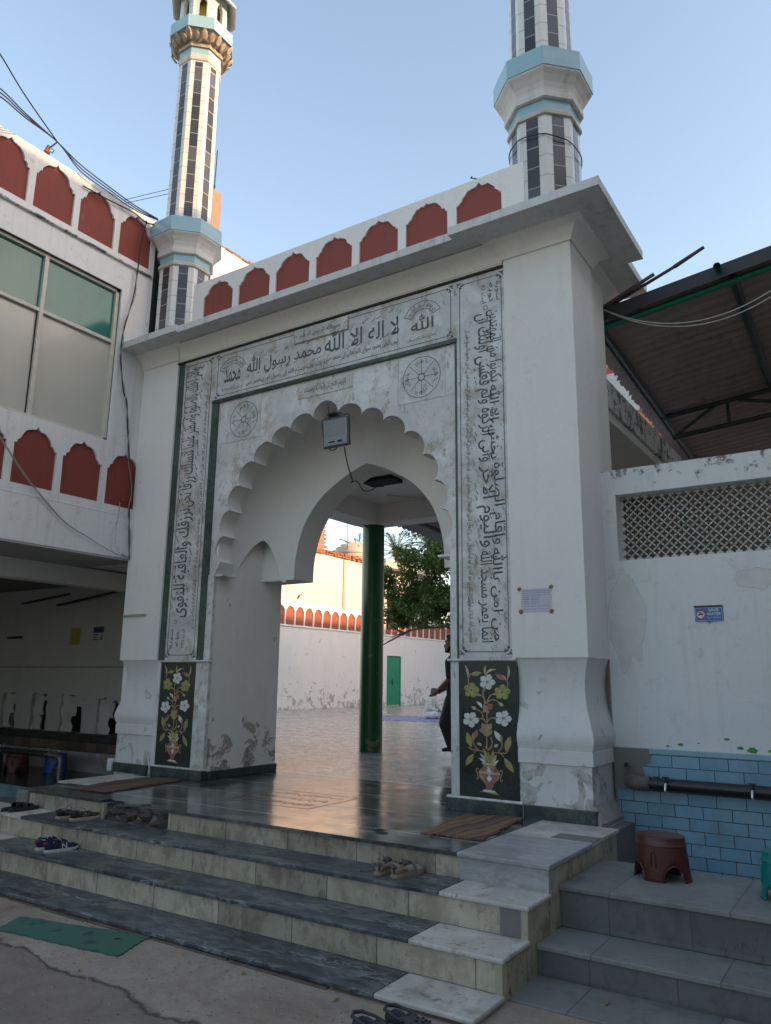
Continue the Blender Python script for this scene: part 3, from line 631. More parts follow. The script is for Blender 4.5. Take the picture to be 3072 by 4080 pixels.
# scalloped arch
HT = [(.20,4.64),(.575,4.55),(.90,4.41),(1.20,4.19),(1.45,3.89),(1.61,3.56),(1.705,3.21),(1.745,2.86)]
def lobe(a, b, k=.36, n=9):
    a = Vector(a); b = Vector(b); d = b-a; L = d.length; nn = Vector((d.y, -d.x))/L
    if nn.dot((a+b)/2-Vector((0, 3.0))) < 0: nn = -nn
    return [a.lerp(b, .5-.5*math.cos(math.pi*t/n)) + nn*L*k*math.sin(math.pi*t/n) for t in range(n+1)]
half = []
tips = [Vector(t) for t in HT]
apex = [Vector((0,4.85)),Vector((.09,4.825)),Vector((.16,4.77)),Vector((.195,4.70)),Vector((.20,4.64))]
half += apex
for a, b in zip(tips, tips[1:]): half += lobe(a, b)[1:]
half += [Vector((1.775,2.79)),Vector((1.815,2.74)),Vector((1.822,2.70)),Vector((1.822,2.68))]
outline = [(-7.772,2.68),(-7.772,5.185),(-3.926,5.185),(-3.926,2.68)] + [(CX+p.x, p.y) for p in reversed(half)] + [(CX-p.x, p.y) for p in half[1:]]
plate('scalloped_arch_face', [outline], .02, FRONT(7.47), MWHITE, G)
inner = [(-7.775,2.68),(-7.775,5.2),(-3.92,5.2),(-3.92,2.68)] + outline[4:]
plate('scalloped_arch', [inner], .24, FRONT(7.711), WHITE_S, G, bev=.004)
MB().box(-7.78, -7.50, 7.44, 7.70, 2.655, 2.68).build('arch_impost', MWHITE, G, bev=.004)
MB().box(-4.17, -3.92, 7.44, 7.70, 2.655, 2.68).build('arch_impost', MWHITE, G, bev=.004)
# rear arch
RA = [(1.225,2.69),(1.21,2.99),(1.14,3.29),(1.02,3.55),(.78,3.83),(.48,4.03),(.24,4.15),(0,4.235)]
def smooth_curve(pts, n=6):
    out = []
    for i in range(len(pts)-1):
        p0 = Vector(pts[max(i-1, 0)]); p1 = Vector(pts[i]); p2 = Vector(pts[i+1]); p3 = Vector(pts[min(i+2, len(pts)-1)])
        for k in range(n):
            t = k/n; out.append(.5*((2*p1)+(p2-p0)*t+(2*p0-5*p1+4*p2-p3)*t*t+(3*p1-p0-3*p2+p3)*t**3))
    return out+[Vector(pts[-1])]
ra = smooth_curve(RA)
loop = [(XL,2.69),(XL,5.2),(XRJ,5.2),(XRJ,2.69)] + [(CX+p.x, p.y) for p in ra] + [(CX-p.x, p.y) for p in reversed(ra[:-1])]
plate('rear_arch', [loop], .44, FRONT(8.84), WHITE_S, G, bev=.006)
# half-domed vault between the two arches, with a pointed squinch in each corner
FR = [(1.826,2.66),(1.826,3.0),(1.78,3.4),(1.66,3.82),(1.42,4.22),(1.05,4.55),(.55,4.76),(0,4.90)]
RE = [(1.37,2.66),(1.355,3.0),(1.27,3.36),(1.13,3.66),(.88,3.95),(.56,4.17),(.28,4.30),(0,4.40)]
fr_ = smooth_curve(FR, 5); re_ = smooth_curve(RE, 5)
for sg in (-1, 1):
    mb = MB(); cols = []
    NS = 24
    for i in range(NS+1):
        s_ = i/NS; th = s_*math.pi/2
        q = min(max((s_-.12)/.76, 0), 1); zn = 2.66+.60*(1-abs(2*q-1)**1.5)**.8 if 0 < q < 1 else 2.66
        cs_, sn_ = math.cos(th), math.sin(th)
        col = [(re_[k].x+(fr_[k].x-re_[k].x)*cs_, re_[k].y+(fr_[k].y-re_[k].y)*cs_) for k in range(len(fr_))]
        # restart the column at height zn
        pts = []; 
        for k in range(31):
            t = k/30; zt = zn + (col[-1][1]-zn)*math.sin(t*math.pi/2)
            for a, b in zip(col, col[1:]):
                if zt <= b[1]+1e-9: 
                    u = (zt-a[1])/max(b[1]-a[1], 1e-6); pts.append((CX+sg*(a[0]+(b[0]-a[0])*u), 7.70+.70*sn_, zt)); break
            else: pts.append((CX, 7.70+.70*sn_, col[-1][1]))
        cols.append(pts)
    MB().loft(cols, False, False).build('vault', WHITE_S, G, smooth=True)
# ledges and skirting
def bar(nm, pts, r, mat): return MB().tube(pts, r, 10).build(nm, mat, G, smooth=40)
bar('ledge_moulding', [(-3.238,7.405,1.52),(-4.03,7.405,1.52),(-4.03,7.47,1.52)], .015, MWHITE)
bar('ledge_moulding', [(-8.60,7.405,1.52),(-7.645,7.405,1.52),(-7.645,7.47,1.52)], .015, MWHITE)
bar('foot_moulding', [(-3.20,7.40,.133),(-4.04,7.40,.133),(-4.04,7.47,.133)], .015, MWHITE)
bar('foot_moulding', [(-8.62,7.40,.133),(-7.64,7.40,.133),(-7.64,7.47,.133)], .015, MWHITE)
MGS = marble('dark_skirting_marble', (.03,.05,.045), (.14,.19,.17), (.012,.02,.018), 5, .35, stain=(.12,.12,.10), veinw=.02)
for b_ in ((-4.03, -3.215, 7.385, 7.47, 0, .125), (-3.185, -2.462, 7.375, 7.47, -.03, .125), (-8.615, -7.64, 7.385, 7.47, 0, .125), (-9.40, -8.70, 7.39, 7.47, 0, .125), (-7.662, -7.635, 7.472, 8.86, 0, .11), (-4.03, -4.004, 7.472, 8.86, 0, .11)):
    MB().box(*b_).build('skirting', MGS, G, bev=.005)
MB().box(-7.898, XL+.002, 7.432, 7.49, .145, 1.505).build('lower_white_strip', MWHITE, G)
MB().box(-7.80, -7.775, 7.42, 7.44, .145, 1.505).build('white_bead', MWHITE, G, bev=.008)
MB().box(XRJ-.002, -3.903, 7.432, 7.49, .145, 1.505).build('lower_white_strip', MWHITE, G)
MB().box(-3.925, -3.903, 7.415, 7.44, .145, 1.505).build('white_bead', MWHITE, G, bev=.008)

# ---- cornice: cavetto mouldings and stepped slab
cav = [(0,6.03),(.012,6.035),(.02,6.06),(.04,6.10),(.075,6.15),(.125,6.195),(.165,6.215),(.175,6.232)]
MB().sweep([(-3.30,7.55,-1,0),(-3.285,7.40,-1,-1),(-2.9,7.40,0,-1),(-2.475,7.40,1,-1),(-2.475,7.8,1,0),(-2.475,8.13,1,1),(-2.60,8.13,0,1)], cav).build('cavetto_moulding', WHITE, G, smooth=40)
MB().sweep([(-2.64,8.16,1,0),(-2.64,8.6,1,0),(-2.64,9.07,1,1),(-3.3,9.07,0,1)], cav).build('cavetto_moulding', WHITE, G, smooth=40)
MB().sweep([(-9.46,7.40,0,-1),(-9.0,7.40,0,-1),(-8.665,7.40,1,-1),(-8.665,7.55,1,0)], cav).build('cavetto_moulding', WHITE, G, smooth=40)
MB().sweep([(-8.66,7.43,0,-1),(-6,7.43,0,-1),(-3.30,7.43,0,-1)], [(0,5.985)]+[(o*.95, z-.01) for o, z in cav]).build('cavetto_moulding', WHITE, G, smooth=40)
out = [(-9.46,6.935),(-8.24,6.935),(-8.24,6.99),(-3.715,6.99),(-3.715,6.892),(-1.985,6.892),(-1.985,8.56),(-2.165,8.56),(-2.165,9.43),(-9.46,9.43)]
me = fillmesh('cornice', [out], .10); me.transform(Matrix.Translation((0,0,6.23))); 
link('cornice_slab', me, WHITE_C, G, bev=.012)
# ---- parapet with red cusped panels
def cusp(x0, x1, z0, zs, za):
    hw = (x1-x0)/2; c = (x0+x1)/2; H = za-zs
    S = [(1,0),(.90,.0),(.885,.07),(.86,.14),(.80,.20),(.735,.22),(.72,.30),(.68,.42),(.60,.56),(.50,.67),(.38,.75),(.26,.77),(.16,.79),(.09,.83),(.04,.90),(0,1)]
    rj = random.Random(int(abs(x0)*1000)+int(z0*10)); J = lambda: rj.uniform(-.007, .007)
    pts = [(c-hw*u+J(), zs+H*v+J()) for u, v in S]; pts += [(c+hw*u+J(), zs+H*v+J()) for u, v in reversed(S[:-1])]
    return [(x0,z0)]+pts+[(x1,z0)]
cusps = [cusp(-8.227+i*.7233, -8.227+i*.7233+.605, 6.40, 6.96, 7.185) for i in range(7)]
MB().box(-8.45, -3.25, 7.455, 7.62, 6.33, 7.232).build('parapet_wall', WHITE, G)
plate('parapet_front', [rect(-8.46, -3.0, 6.33, 7.24)]+cusps, .028, FRONT(7.454), WHITE, G, bev=.003)
for i in range(7):
    x0 = -8.227+i*.7233; MB().box(x0-.01, x0+.615, 7.449, 7.4545, 6.34, 7.22).build('red_panel', REDP2, G)
tag(MB().tube([(-3.62,7.52,7.23),(-3.64,7.50,7.30),(-3.72,7.50,7.34),(-3.70,7.5,7.36)], .008, 6).build('wire_stub', IRON), 'bent wire stub standing on the gate parapet', 'wire')

# ---- plaques, borders, lettering
def frame_lines(x0, x1, z0, z1, y, parent, r=.045):
    def rr(o, c):   # rectangle with notched corners
        a0, a1, b0, b1 = x0+o, x1-o, z0+o, z1-o
        return [(a0+c,b0),(a1-c,b0),(a1-c*.35,b0+c*.35),(a1,b0+c),(a1,b1-c),(a1-c*.35,b1-c*.35),(a1-c,b1),(a0+c,b1),(a0+c*.35,b1-c*.35),(a0,b1-c),(a0,b0+c),(a0+c*.35,b0+c*.35)]
    plate('border_line', [rr(0, r), rr(.009, r)], .0015, FRONT(y), INK, parent)
    for sx, ex in ((1, x0), (-1, x1)):
        for sz, ez in ((1, z0), (-1, z1)):
            orn = []
            for (dx, dz, q) in ((.012,.045,.017),(.045,.012,.017),(-.008,-.010,.016),(-.022,.016,.010),(.016,-.022,.010),(-.024,-.024,.009)):
                cx_, cz_ = ex+sx*dx, ez+sz*dz
                orn.append([(cx_+q*math.cos(a)*(1+.35*math.cos(3*a)), cz_+q*math.sin(a)*(1+.35*math.cos(3*a))) for a in [2*math.pi*k/12 for k in range(12)]])
            mbo = MB()
            for o in orn: mbo.add([(p[0], y-.0016, p[1]) for p in o], [tuple(range(len(o)))])
            mbo.build('corner_ornament', INK, parent)
# left panel: reads downwards, letter tops to the left
def LD(x, z): return basis((x, YF, z), (0,0,-1), (1,0,0))
def down(x_base, z_top): return basis((x_base, YF, z_top), (0,0,-1), (1,0,0))
# local x -> -Z (reading right-to-left starts at top) : mirror handled by using u=-Z and v=+X gives normal = u x v
def TV(x, z, u, v):
    n_ = Vector(u).cross(Vector(v)); m = Matrix((Vector(u), Vector(v), n_)).transposed().to_4x4(); m.translation = Vector((x, YF, z)); return m
frame_lines(-8.49, -7.955, 1.60, 5.90, YF, pl_)
# Arabic line drawn left-to-right visually; its right end is the start. Start at top: local +x -> +Z, local +y -> -X
UP = ((0,0,1), (-1,0,0)); DN = ((0,0,-1), (1,0,0))
lettering('main_verse', 'نرزقك والعاقبة للتقوى', TV(-8.14, 2.12, *UP), 1.56, .33, pl_, marks=24, bold=.03)
lettering('main_verse', 'نسلك رزقا نحن', TV(-8.14, 3.70, *UP), .80, .33, pl_, marks=14, bold=.03)
lettering('main_verse', 'وامر اهلك بالصلوة واصطبر عليها لا', TV(-8.14, 4.50, *UP), 1.34, .34, pl_, marks=26, bold=.03)
lettering('translation_line', 'اور اپنے گھر والوں کو نماز کا حکم کرتے رہیے اور خود بھی اس پر قائم رہیے ہم آپ سے', TV(-7.985, 3.55, *UP), 2.0, .085, pl_, bold=.02)
lettering('translation_line', 'روزی کمواتا نہیں چاہتے روزی تو آپ کو ہم دیں گے اور بہتر انجام تو پرہیزگاری ہی کا ہے', TV(-7.985, 1.95, *UP), 1.55, .085, pl_, bold=.02)
lettering('chapter_name', 'سورة', TV(-8.38, 1.70, *UP), .26, .07, pl_, bold=.02)
lettering('chapter_name', 'طه', TV(-8.27, 1.72, *UP), .20, .08, pl_, bold=.02)
lettering('chapter_name', 'ايت ١٣٢', TV(-8.15, 1.70, *UP), .26, .07, pl_, bold=.02)
plate('verse_end_ring', [circ(-8.36, 2.06, .028, 20), circ(-8.36, 2.06, .021, 20)], .0015, FRONT(YF), INK, pl_)
# right panel: reads upwards, letter tops to the right
frame_lines(-3.86, -3.315, 1.60, 5.90, YF, pr_)
rv = [('انما يعمر مسجد الله من امن بالله', 1.68, 1.02), ('واليوم الاخر واقام الصلوة', 2.70, .95), ('واتى الزكوة ولم يخش الا الله', 3.66, .90), ('فعسى اولئك ان يكونوا من المهتدين', 4.56, .92)]
for s_, z_, h_ in rv:
    ws = s_.split(' '); k = (len(ws)+1)//2
    lettering('main_verse', ' '.join(ws[:k]), TV(-3.675, z_+h_*.98, *DN), h_*.96, .24, pr_, marks=11, bold=.03)
    lettering('main_verse', ' '.join(ws[k:]), TV(-3.52, z_+h_*1.0, *DN), h_*.96, .19, pr_, marks=11, bold=.03)
lettering('translation_line', 'مسجدیں آباد کرنا ان لوگوں کا کام ہے جو اللہ پر اور قیامت کے دن پر ایمان لائیں اور نماز کی پابندی کریں', TV(-3.80, 3.55, *DN), 1.85, .085, pr_, bold=.02)
lettering('translation_line', 'اور زکوۃ دیں اور سوائے اللہ کے کسی سے نہ ڈریں سو ایسے لوگوں کی نسبت امید ہے کہ اپنے مقصود تک پہنچ جائیں گے', TV(-3.80, 5.30, *DN), 1.70, .085, pr_, bold=.02)
for s_, x_ in (('سورة', -3.40), ('توبه', -3.49), ('ايت ١٨', -3.58)): lettering('chapter_name', s_, TV(x_, 5.82, *DN), .24, .07, pr_, bold=.02)
plate('verse_end_ring', [circ(-3.52, 5.52, .028, 20), circ(-3.52, 5.52, .021, 20)], .0015, FRONT(YF), INK, pr_)
# lintel
frame_lines(-7.83, -3.97, 5.285, 5.905, YF, lp_)
FT = lambda x, z: FRONT(YF, x, z)
lettering('main_creed', 'لا اله الا الله', FT(-5.86, 5.50), 1.16, .33, lp_, marks=16, bold=.03)
lettering('main_creed', 'محمد رسول الله', FT(-7.25, 5.47), 1.33, .31, lp_, marks=16, bold=.03)
lettering('translation_line', 'نہیں کوئی معبود سوائے اللہ تعالی کے محمد صلی', FT(-5.86, 5.355), 1.15, .10, lp_, bold=.02)
lettering('translation_line', 'اللہ علیہ وسلم اللہ کے رسول اور پیغمبر ہیں', FT(-7.25, 5.32), 1.34, .10, lp_, bold=.02)
for cx_, word, top, foot in ((-4.37, 'الله', 'روز محشر کہ جاں گداز بود', 'قیامت کے دن جانیں پگھل رہی ہونگی'), (-7.53, 'محمد', 'اولیں پرسش نماز بود', 'سب سے پہلا سوال نماز کا ہوگا')):
    lettering('round_name', word, FT(cx_-.16, 5.46), .32, .21, lp_, marks=3, bold=.035)
    lettering('small_line', foot, FT(cx_-.20, 5.335), .40, .06, lp_, bold=.01)
    arc_o, arc_i = .285, .175; c0 = 5.56
    A0, A1 = R(25), R(155); pts = [(cx_+arc_o*math.cos(A0+(A1-A0)*k/16), c0+arc_o*math.sin(A0+(A1-A0)*k/16)) for k in range(17)] + [(cx_+arc_i*math.cos(A1-(A1-A0)*k/16), c0+arc_i*math.sin(A1-(A1-A0)*k/16)) for k in range(17)]
    ins = []
    for k in range(17): 
        a = A0+.035+(A1-A0-.07)*k/16; ins.append((cx_+(arc_o-.008)*math.cos(a), c0+(arc_o-.008)*math.sin(a)))
    for k in range(17):
        a = A1-.045-(A1-A0-.09)*k/16; ins.append((cx_+(arc_i+.008)*math.cos(a), c0+(arc_i+.008)*math.sin(a)))
    plate('arched_band', [pts, ins], .0015, FRONT(YF), INK, lp_)
    tm = textmesh(shape(top), .02); xs = [v.co.x for v in tm.vertices]; ys = [v.co.y for v in tm.vertices]; x0_, x1_, y0_, y1_ = min(xs), max(xs), min(ys), max(ys)
    for v in tm.vertices:
        u = (v.co.x-x0_)/(x1_-x0_); h = (v.co.y-y0_)/(y1_-y0_); a = A1-.10-(A1-A0-.20)*u; rr = arc_i+.018+h*(arc_o-arc_i-.034)
        v.co = (cx_+rr*math.cos(a), YF-.0016, c0+rr*math.sin(a))
    link('arched_writing', tm, INK, lp_)
for x_, z_, rot, s_, y_ in ((-5.925, 5.845, 0, 'بسم الله الرحمن الرحيم', 7.40), (-5.85, 5.04, 0, 'اللهم افتح لي ابواب رحمتك', 7.44)):
    pq = MB().box(x_-.45, x_+.45, y_, y_+.035, z_-.095, z_+.095).build('plaque', MPANEL, G, bev=.006)
    lettering('writing', s_, FRONT(y_, x_-.34, z_-.06), .68, .12, pq, marks=10, bold=.03)
    plate('screw', [circ(x_-.40, z_, .007, 10), circ(x_+.40, z_, .007, 10)], .003, FRONT(y_), IRON, pq)
# thin joints between the marble slabs
jt = MB()
for x_ in (-7.33, -5.87, -4.72): jt.box(x_-.002, x_+.002, 7.4285, 7.431, 5.235, 5.96)
for x0_, x1_, z_ in ((-8.531,-7.898,3.70),(-3.90,-3.278,3.68),(-8.531,-7.898,2.9)): jt.box(x0_, x1_, 7.4285, 7.431, z_-.002, z_+.002)
for x0_, x1_, z_ in ((-7.77,-6.98,4.56),(-4.72,-3.93,4.56)): jt.box(x0_, x1_, 7.4485, 7.451, z_-.002, z_+.002)
for x_ in (-6.96, -4.72): jt.box(x_-.002, x_+.002, 7.4485, 7.451, 4.56, 5.18)
jt.build('slab_joint', plain('joint', (.28,.27,.25), .8), G)
# medallions
for cx_, cz_, word in ((-7.275, 4.85, 'يا باقي'), (-4.385, 4.86, 'يا هادي')):
    md = MB().box(cx_-.32, cx_+.32, 7.444, 7.452, cz_-.30, cz_+.30).build('medallion_slab', MPANEL, G)
    ym = 7.4435
    plate('ring', [circ(cx_, cz_, .262, 48), circ(cx_, cz_, .254, 48)], .0012, FRONT(ym), INK, md)
    for k in range(4):
        a = math.pi/2*k+math.pi/4*0
        for half_, ang in ((0, a), (1, a+math.pi/4)):
            u = Vector((math.cos(ang-math.pi/2), 0, math.sin(ang-math.pi/2))); v = Vector((math.cos(ang), 0, math.sin(ang)))
            if half_ == 0:
                o_ = Vector((cx_, ym, cz_)) + v*.145 - u*.085
                lettering('writing', word, basis(o_, u, v), .17, .085, md, bold=.03, depth=.001)
            nn2 = u*.0035; p0 = Vector((cx_, ym-.001, cz_))+v*.035; p1 = Vector((cx_, ym-.001, cz_))+v*.23
            MB().add([p0-nn2, p0+nn2, p1+nn2, p1-nn2], [(0,1,2,3)]).build('ray', INK, md)
    st_ = MB()
    for k in range(2):
        sq = [(.055*math.cos(R(45*k+90*j)), .055*math.sin(R(45*k+90*j))) for j in range(4)]
        for p, q in zip(sq, sq[1:]+sq[:1]):
            d = (Vector(q)-Vector(p)).normalized()*.0035; o2 = Vector((-d.y, d.x))
            st_.add([(cx_+p[0]+o2.x, ym-.0012, cz_+p[1]+o2.y),(cx_+p[0]-o2.x, ym-.0012, cz_+p[1]-o2.y),(cx_+q[0]-o2.x, ym-.0012, cz_+q[1]-o2.y),(cx_+q[0]+o2.x, ym-.0012, cz_+q[1]+o2.y)], [(0,1,2,3)])
    st_.build('star', INK, md)

# ---- inlaid flower panels
IW = plain('inlay_white', (.68,.68,.66), .4, var=.12, sc=20); IY = plain('inlay_olive_yellow', (.34,.32,.09), .4, var=.3, sc=25); IT = plain('inlay_tan', (.38,.25,.14), .4, var=.2, sc=20)
IR = plain('inlay_rust', (.30,.14,.11), .4, var=.3, sc=20); IC = plain('inlay_cream', (.52,.44,.32), .4, var=.15, sc=20)
def inlay(x0, x1, z0, z1, parent_name):
    pn = MB().box(x0, x1, 7.420, 7.47, z0, z1).build('flower_panel', marble('inlay_ground_'+parent_name, (.012,.020,.018), (.06,.10,.09), (.006,.009,.009), 6, .28, veinw=.012), G)
    def P(px, py): return (x0+(px-180)/775*(x1-x0), z1-(py-118)/1842*(z1-z0))
    lay = [0]
    def poly(nm, loops, mat):
        lay[0] += 1; plate(nm, [[P(*p) for p in lp] for lp in loops], .001+.00005*lay[0], FRONT(7.420), mat, pn)
    def flower(cx, cy, r, mat, rot, cen):
        loops = []
        for k in range(5):
            a = rot+2*math.pi*k/5; ln = []
            for t, wd in ((0,.0),(.25,.16),(.5,.34),(.72,.40),(.88,.28),(1.05,0)): ln.append((t, wd))
            pts = [(t, w_) for t, w_ in ln]+[(t, -w_) for t, w_ in reversed(ln[1:-1])]
            loops.append([(cx+r*(t*math.cos(a)-w_*math.sin(a)), cy+r*(t*math.sin(a)+w_*math.cos(a))) for t, w_ in pts])
        poly('flower', loops, mat)
        stp = []
        for k in range(10):
            a = rot+math.pi*k/5+math.pi/5; q = r*(.42 if k % 2 == 0 else .12); stp.append((cx+q*math.cos(a), cy+q*math.sin(a)))
        poly('stamen', [stp], IC if mat is IY else IR); poly('flower_centre', [[(cx+r*.17*math.cos(2*math.pi*k/12), cy+r*.17*math.sin(2*math.pi*k/12)) for k in range(12)]], cen)
    def leaf(a, b, w_, mat, nm='leaf', bend=.0):
        a = Vector(a); b = Vector(b); d = b-a; n_ = Vector((-d.y, d.x)).normalized(); L = d.length
        up = [a+d*t+n_*(w_*s_+bend*L*math.sin(math.pi*t)) for t, s_ in ((0,0),(.12,.35),(.3,.8),(.5,1),(.7,.8),(.88,.35),(1,0))]
        lo = [a+d*t+n_*(-w_*s_+bend*L*math.sin(math.pi*t)) for t, s_ in ((.88,.35),(.7,.8),(.5,1),(.3,.8),(.12,.35))]
        poly(nm, [[tuple(p) for p in up+lo]], mat)
        if nm == 'leaf' and w_ > 30: poly('leaf_half', [[tuple(p) for p in [a+d*.03]+[a+d*t+n_*(w_*.9*s_+bend*L*math.sin(math.pi*t)) for t, s_ in ((.2,.5),(.45,.95),(.7,.7),(.9,.25))]+[a+d*.93]+[a+d*t+n_*(w_*.08+bend*L*math.sin(math.pi*t)) for t in (.7,.5,.3)]]], IT)
    def stem(pts, w_=7, mat=IT):
        cv = smooth_curve(pts, 6); L_ = []; R_ = []
        for i, p in enumerate(cv):
            d = (cv[min(i+1, len(cv)-1)]-cv[max(i-1, 0)]).normalized(); n_ = Vector((-d.y, d.x))*w_; L_.append(tuple(p+n_)); R_.append(tuple(p-n_))
        poly('stem', [L_+R_[::-1]], mat)
    for s_ in ([(545,1320),(548,1230),(548,1120),(556,960),(556,820)], [(556,820),(530,760),(525,640),(508,560),(520,480)], [(556,700),(575,640),(610,585),(680,560)], [(560,690),(610,650),(680,655),(725,690)], [(545,700),(520,630),(485,590),(430,560)],
               [(318,445),(310,380),(330,310),(350,290)], [(820,490),(838,430),(825,380),(770,330)], [(560,950),(600,900),(680,890)], [(540,955),(490,910),(400,910)], [(540,960),(500,880),(490,830),(425,785)],
               [(570,1320),(620,1240),(600,1150)], [(560,1330),(520,1280)], [(570,1330),(620,1285)], [(500,1355),(420,1330),(340,1330)], [(640,1355),(720,1355),(790,1355)], [(430,1325),(380,1270),(370,1180)], [(700,1340),(745,1270),(740,1180)], [(375,1380),(400,1350),(440,1338)], [(765,1400),(740,1372),(690,1350)], [(300,1300),(340,1330),(380,1340)], [(830,1310),(800,1350),(760,1360)]): stem(s_)
    leaf((302,350),(265,165),16,IC,'tendril',.10); leaf((545,320),(550,165),14,IC,'tendril',-.08); leaf((825,375),(843,165),15,IC,'tendril',.10); leaf((545,310),(697,232),17,IC,'tendril',-.2)
    leaf((340,300),(492,275),32,IY); leaf((822,375),(672,292),34,IR,'bud'); leaf((822,375),(760,300),20,IT,'bud'); leaf((497,770),(413,675),20,IW,'tendril',.12)
    leaf((545,790),(635,700),46,IR,'bud'); leaf((545,820),(520,705),26,IT,'bud'); leaf((548,800),(590,825),18,IT,'bud'); leaf((500,825),(580,740),26,IT,'bud')
    leaf((420,790),(350,745),22,IC,'bud'); leaf((712,680),(775,728),22,IC,'bud')
    leaf((470,600),(400,560),17,IT,'calyx'); leaf((630,575),(700,562),15,IT,'calyx'); leaf((520,540),(530,470),15,IT,'calyx'); leaf((465,912),(395,918),15,IT,'calyx'); leaf((630,895),(700,893),15,IT,'calyx')
    flower(568,402,106,IW,-1.2,IT); flower(352,520,106,IY,-1.4,SLATER); flower(765,542,106,IY,-1.5,SLATER); flower(338,926,108,IW,-1.1,IT); flower(770,893,108,IW,-1.2,IT)
    for a, b in (((550,1075),(490,965)),((550,1075),(615,965)),((550,1075),(450,1060))): leaf(a, b, 38, IT, 'petal')
    leaf((560,1150),(545,1060),45,IY,'petal'); leaf((555,1140),(625,1060),24,IY,'petal'); leaf((545,1140),(510,1100),20,IY,'petal')
    leaf((375,1200),(430,1052),32,IR,'bud'); leaf((372,1205),(365,1110),20,IT,'bud'); leaf((742,1210),(652,1062),34,IW,'bud'); leaf((742,1210),(735,1110),20,IT,'bud')
    leaf((485,1275),(420,1235),20,IC,'bud'); leaf((640,1285),(700,1240),20,IC,'bud')
    leaf((345,1310),(285,1100),42,IY); leaf((795,1335),(855,1125),44,IY); leaf((370,1390),(262,1555),38,IY); leaf((770,1412),(892,1605),40,IY)
    for a, b, w_, m_ in (((560,1500),(500,1310),24,IY),((585,1500),(632,1318),24,IY),((570,1505),(566,1350),20,IY),((540,1500),(455,1375),20,IC),((605,1500),(672,1380),20,IC),((530,1505),(438,1440),13,IW),((620,1505),(702,1450),13,IW)): leaf(a, b, w_, m_, 'vase_leaf', .06)
    poly('vase', [[(490,1505),(665,1510),(650,1535),(700,1600),(712,1640),(700,1700),(640,1760),(605,1850),(540,1850),(525,1780),(450,1700),(438,1640),(450,1600),(505,1535)]], IT)
    poly('vase_stripe', [[(500,1540),(545,1540),(520,1625),(455,1600)],[(620,1540),(650,1545),(700,1605),(640,1635)],[(480,1640),(700,1645),(640,1750),(605,1850),(540,1850),(520,1770)]], IR)
    poly('vase_diamond', [[(570,1540),(610,1635),(540,1630)],[(575,1650),(610,1705),(575,1755),(540,1705)]], IW)
    poly('vase_rim', [[(475,1495),(675,1500),(665,1525),(490,1520)],[(440,1615),(715,1625),(712,1640),(570,1650),(440,1632)]], IC)
    for sg_, xx in ((-1, 440), (1, 710)): stem([(xx,1600),(xx+sg_*22,1580),(xx+sg_*34,1610),(xx+sg_*18,1660),(xx+sg_*8,1700),(xx+sg_*24,1730),(xx+sg_*36,1705)], 6)
    poly('vase_foot', [[(505,1850),(640,1858),(665,1885),(480,1875)]], IW); poly('vase_foot', [[(480,1875),(665,1885),(712,1910),(442,1880)]], IY)
inlay(-3.903, -3.239, .148, 1.503, 'right'); inlay(-8.567, -7.898, .148, 1.503, 'left')
# white edging of the left dado
# paper notice taped to the pilaster
pn = thing('paper_notice', 'white paper notice with printed lines taped on the right pilaster', 'notice', (-3.0, 7.40, 2.15))
def TN(x, z): 
    m = basis((-3.165, 7.402, 2.0), (math.cos(R(0)),0,0), (0,0,1)); return m @ Matrix.Translation((x, z, 0))
NP = plain('notice_paper', (.58,.57,.64), .7, var=.05)
plate('paper', [[(0,0),(.335,.0),(.335,.235),(.01,.235)]], .0015, TN(0,0), NP, pn)
hl = ['हर साल की तरह इस साल भी 10 दिन की तरावीह', 'जामा मस्जिद साकेत की पहली मंजिल पर मैनेजमेंट', 'कमेटी की तरफ से माकूल इन्तेजाम है। रमजान करें']
for i, s_ in enumerate(hl): lettering('printed_line', s_, TN(.018, .205-i*.021), .30, .013, pn, bold=.02, arab=False, depth=.002)
for i, (a_, b_) in enumerate((('सदर साहब', '- 9971512770'), ('इमाम साहब', '- 9953050653'), ('हाफिज सलमान', '- 9811413939'), ('हाफिज अरमान', '- 9773239316'))):
    lettering('printed_line', a_, TN(.018, .142-i*.021), .075, .011, pn, bold=.02, arab=False, depth=.002); lettering('printed_line', b_, TN(.105, .142-i*.021), .10, .009, pn, bold=.02, arab=False, depth=.002)
for i, s_ in enumerate(('ہر سال کی طرح اس سال بھی دس دن کی تراویح جامع مسجد ساکیت', 'کی پہلی منزل پر منجمنٹ کمیٹی کی طرف سے معقول انتظام ہے')): lettering('printed_line', s_, TN(.03, .048-i*.030), .28, .018, pn, bold=.02, depth=.002)
TAPE = plain('brown_tape', (.22,.075,.025), .4)
for x_, z_, k in ((-.012,.235,0), (.335,.245,1), (.0,.0,2), (.33,-.002,3)):
    random.seed(k+3); plate('tape', [[(x_+.022*(1+random.random()*.5)*math.cos(a), z_+.020*(1+random.random()*.5)*math.sin(a)) for a in (0.3,1.4,2.6,3.7,4.9)]], .0035, TN(0,0), TAPE, pn)
# batten on the left pilaster
tag(MB().box(-9.44, -8.95, 7.375, 7.404, 2.165, 2.195).build('wooden_batten', plain('pale_batten', (.40,.38,.34), .6), bev=.003), 'narrow pale batten fixed across the left pilaster', 'batten')
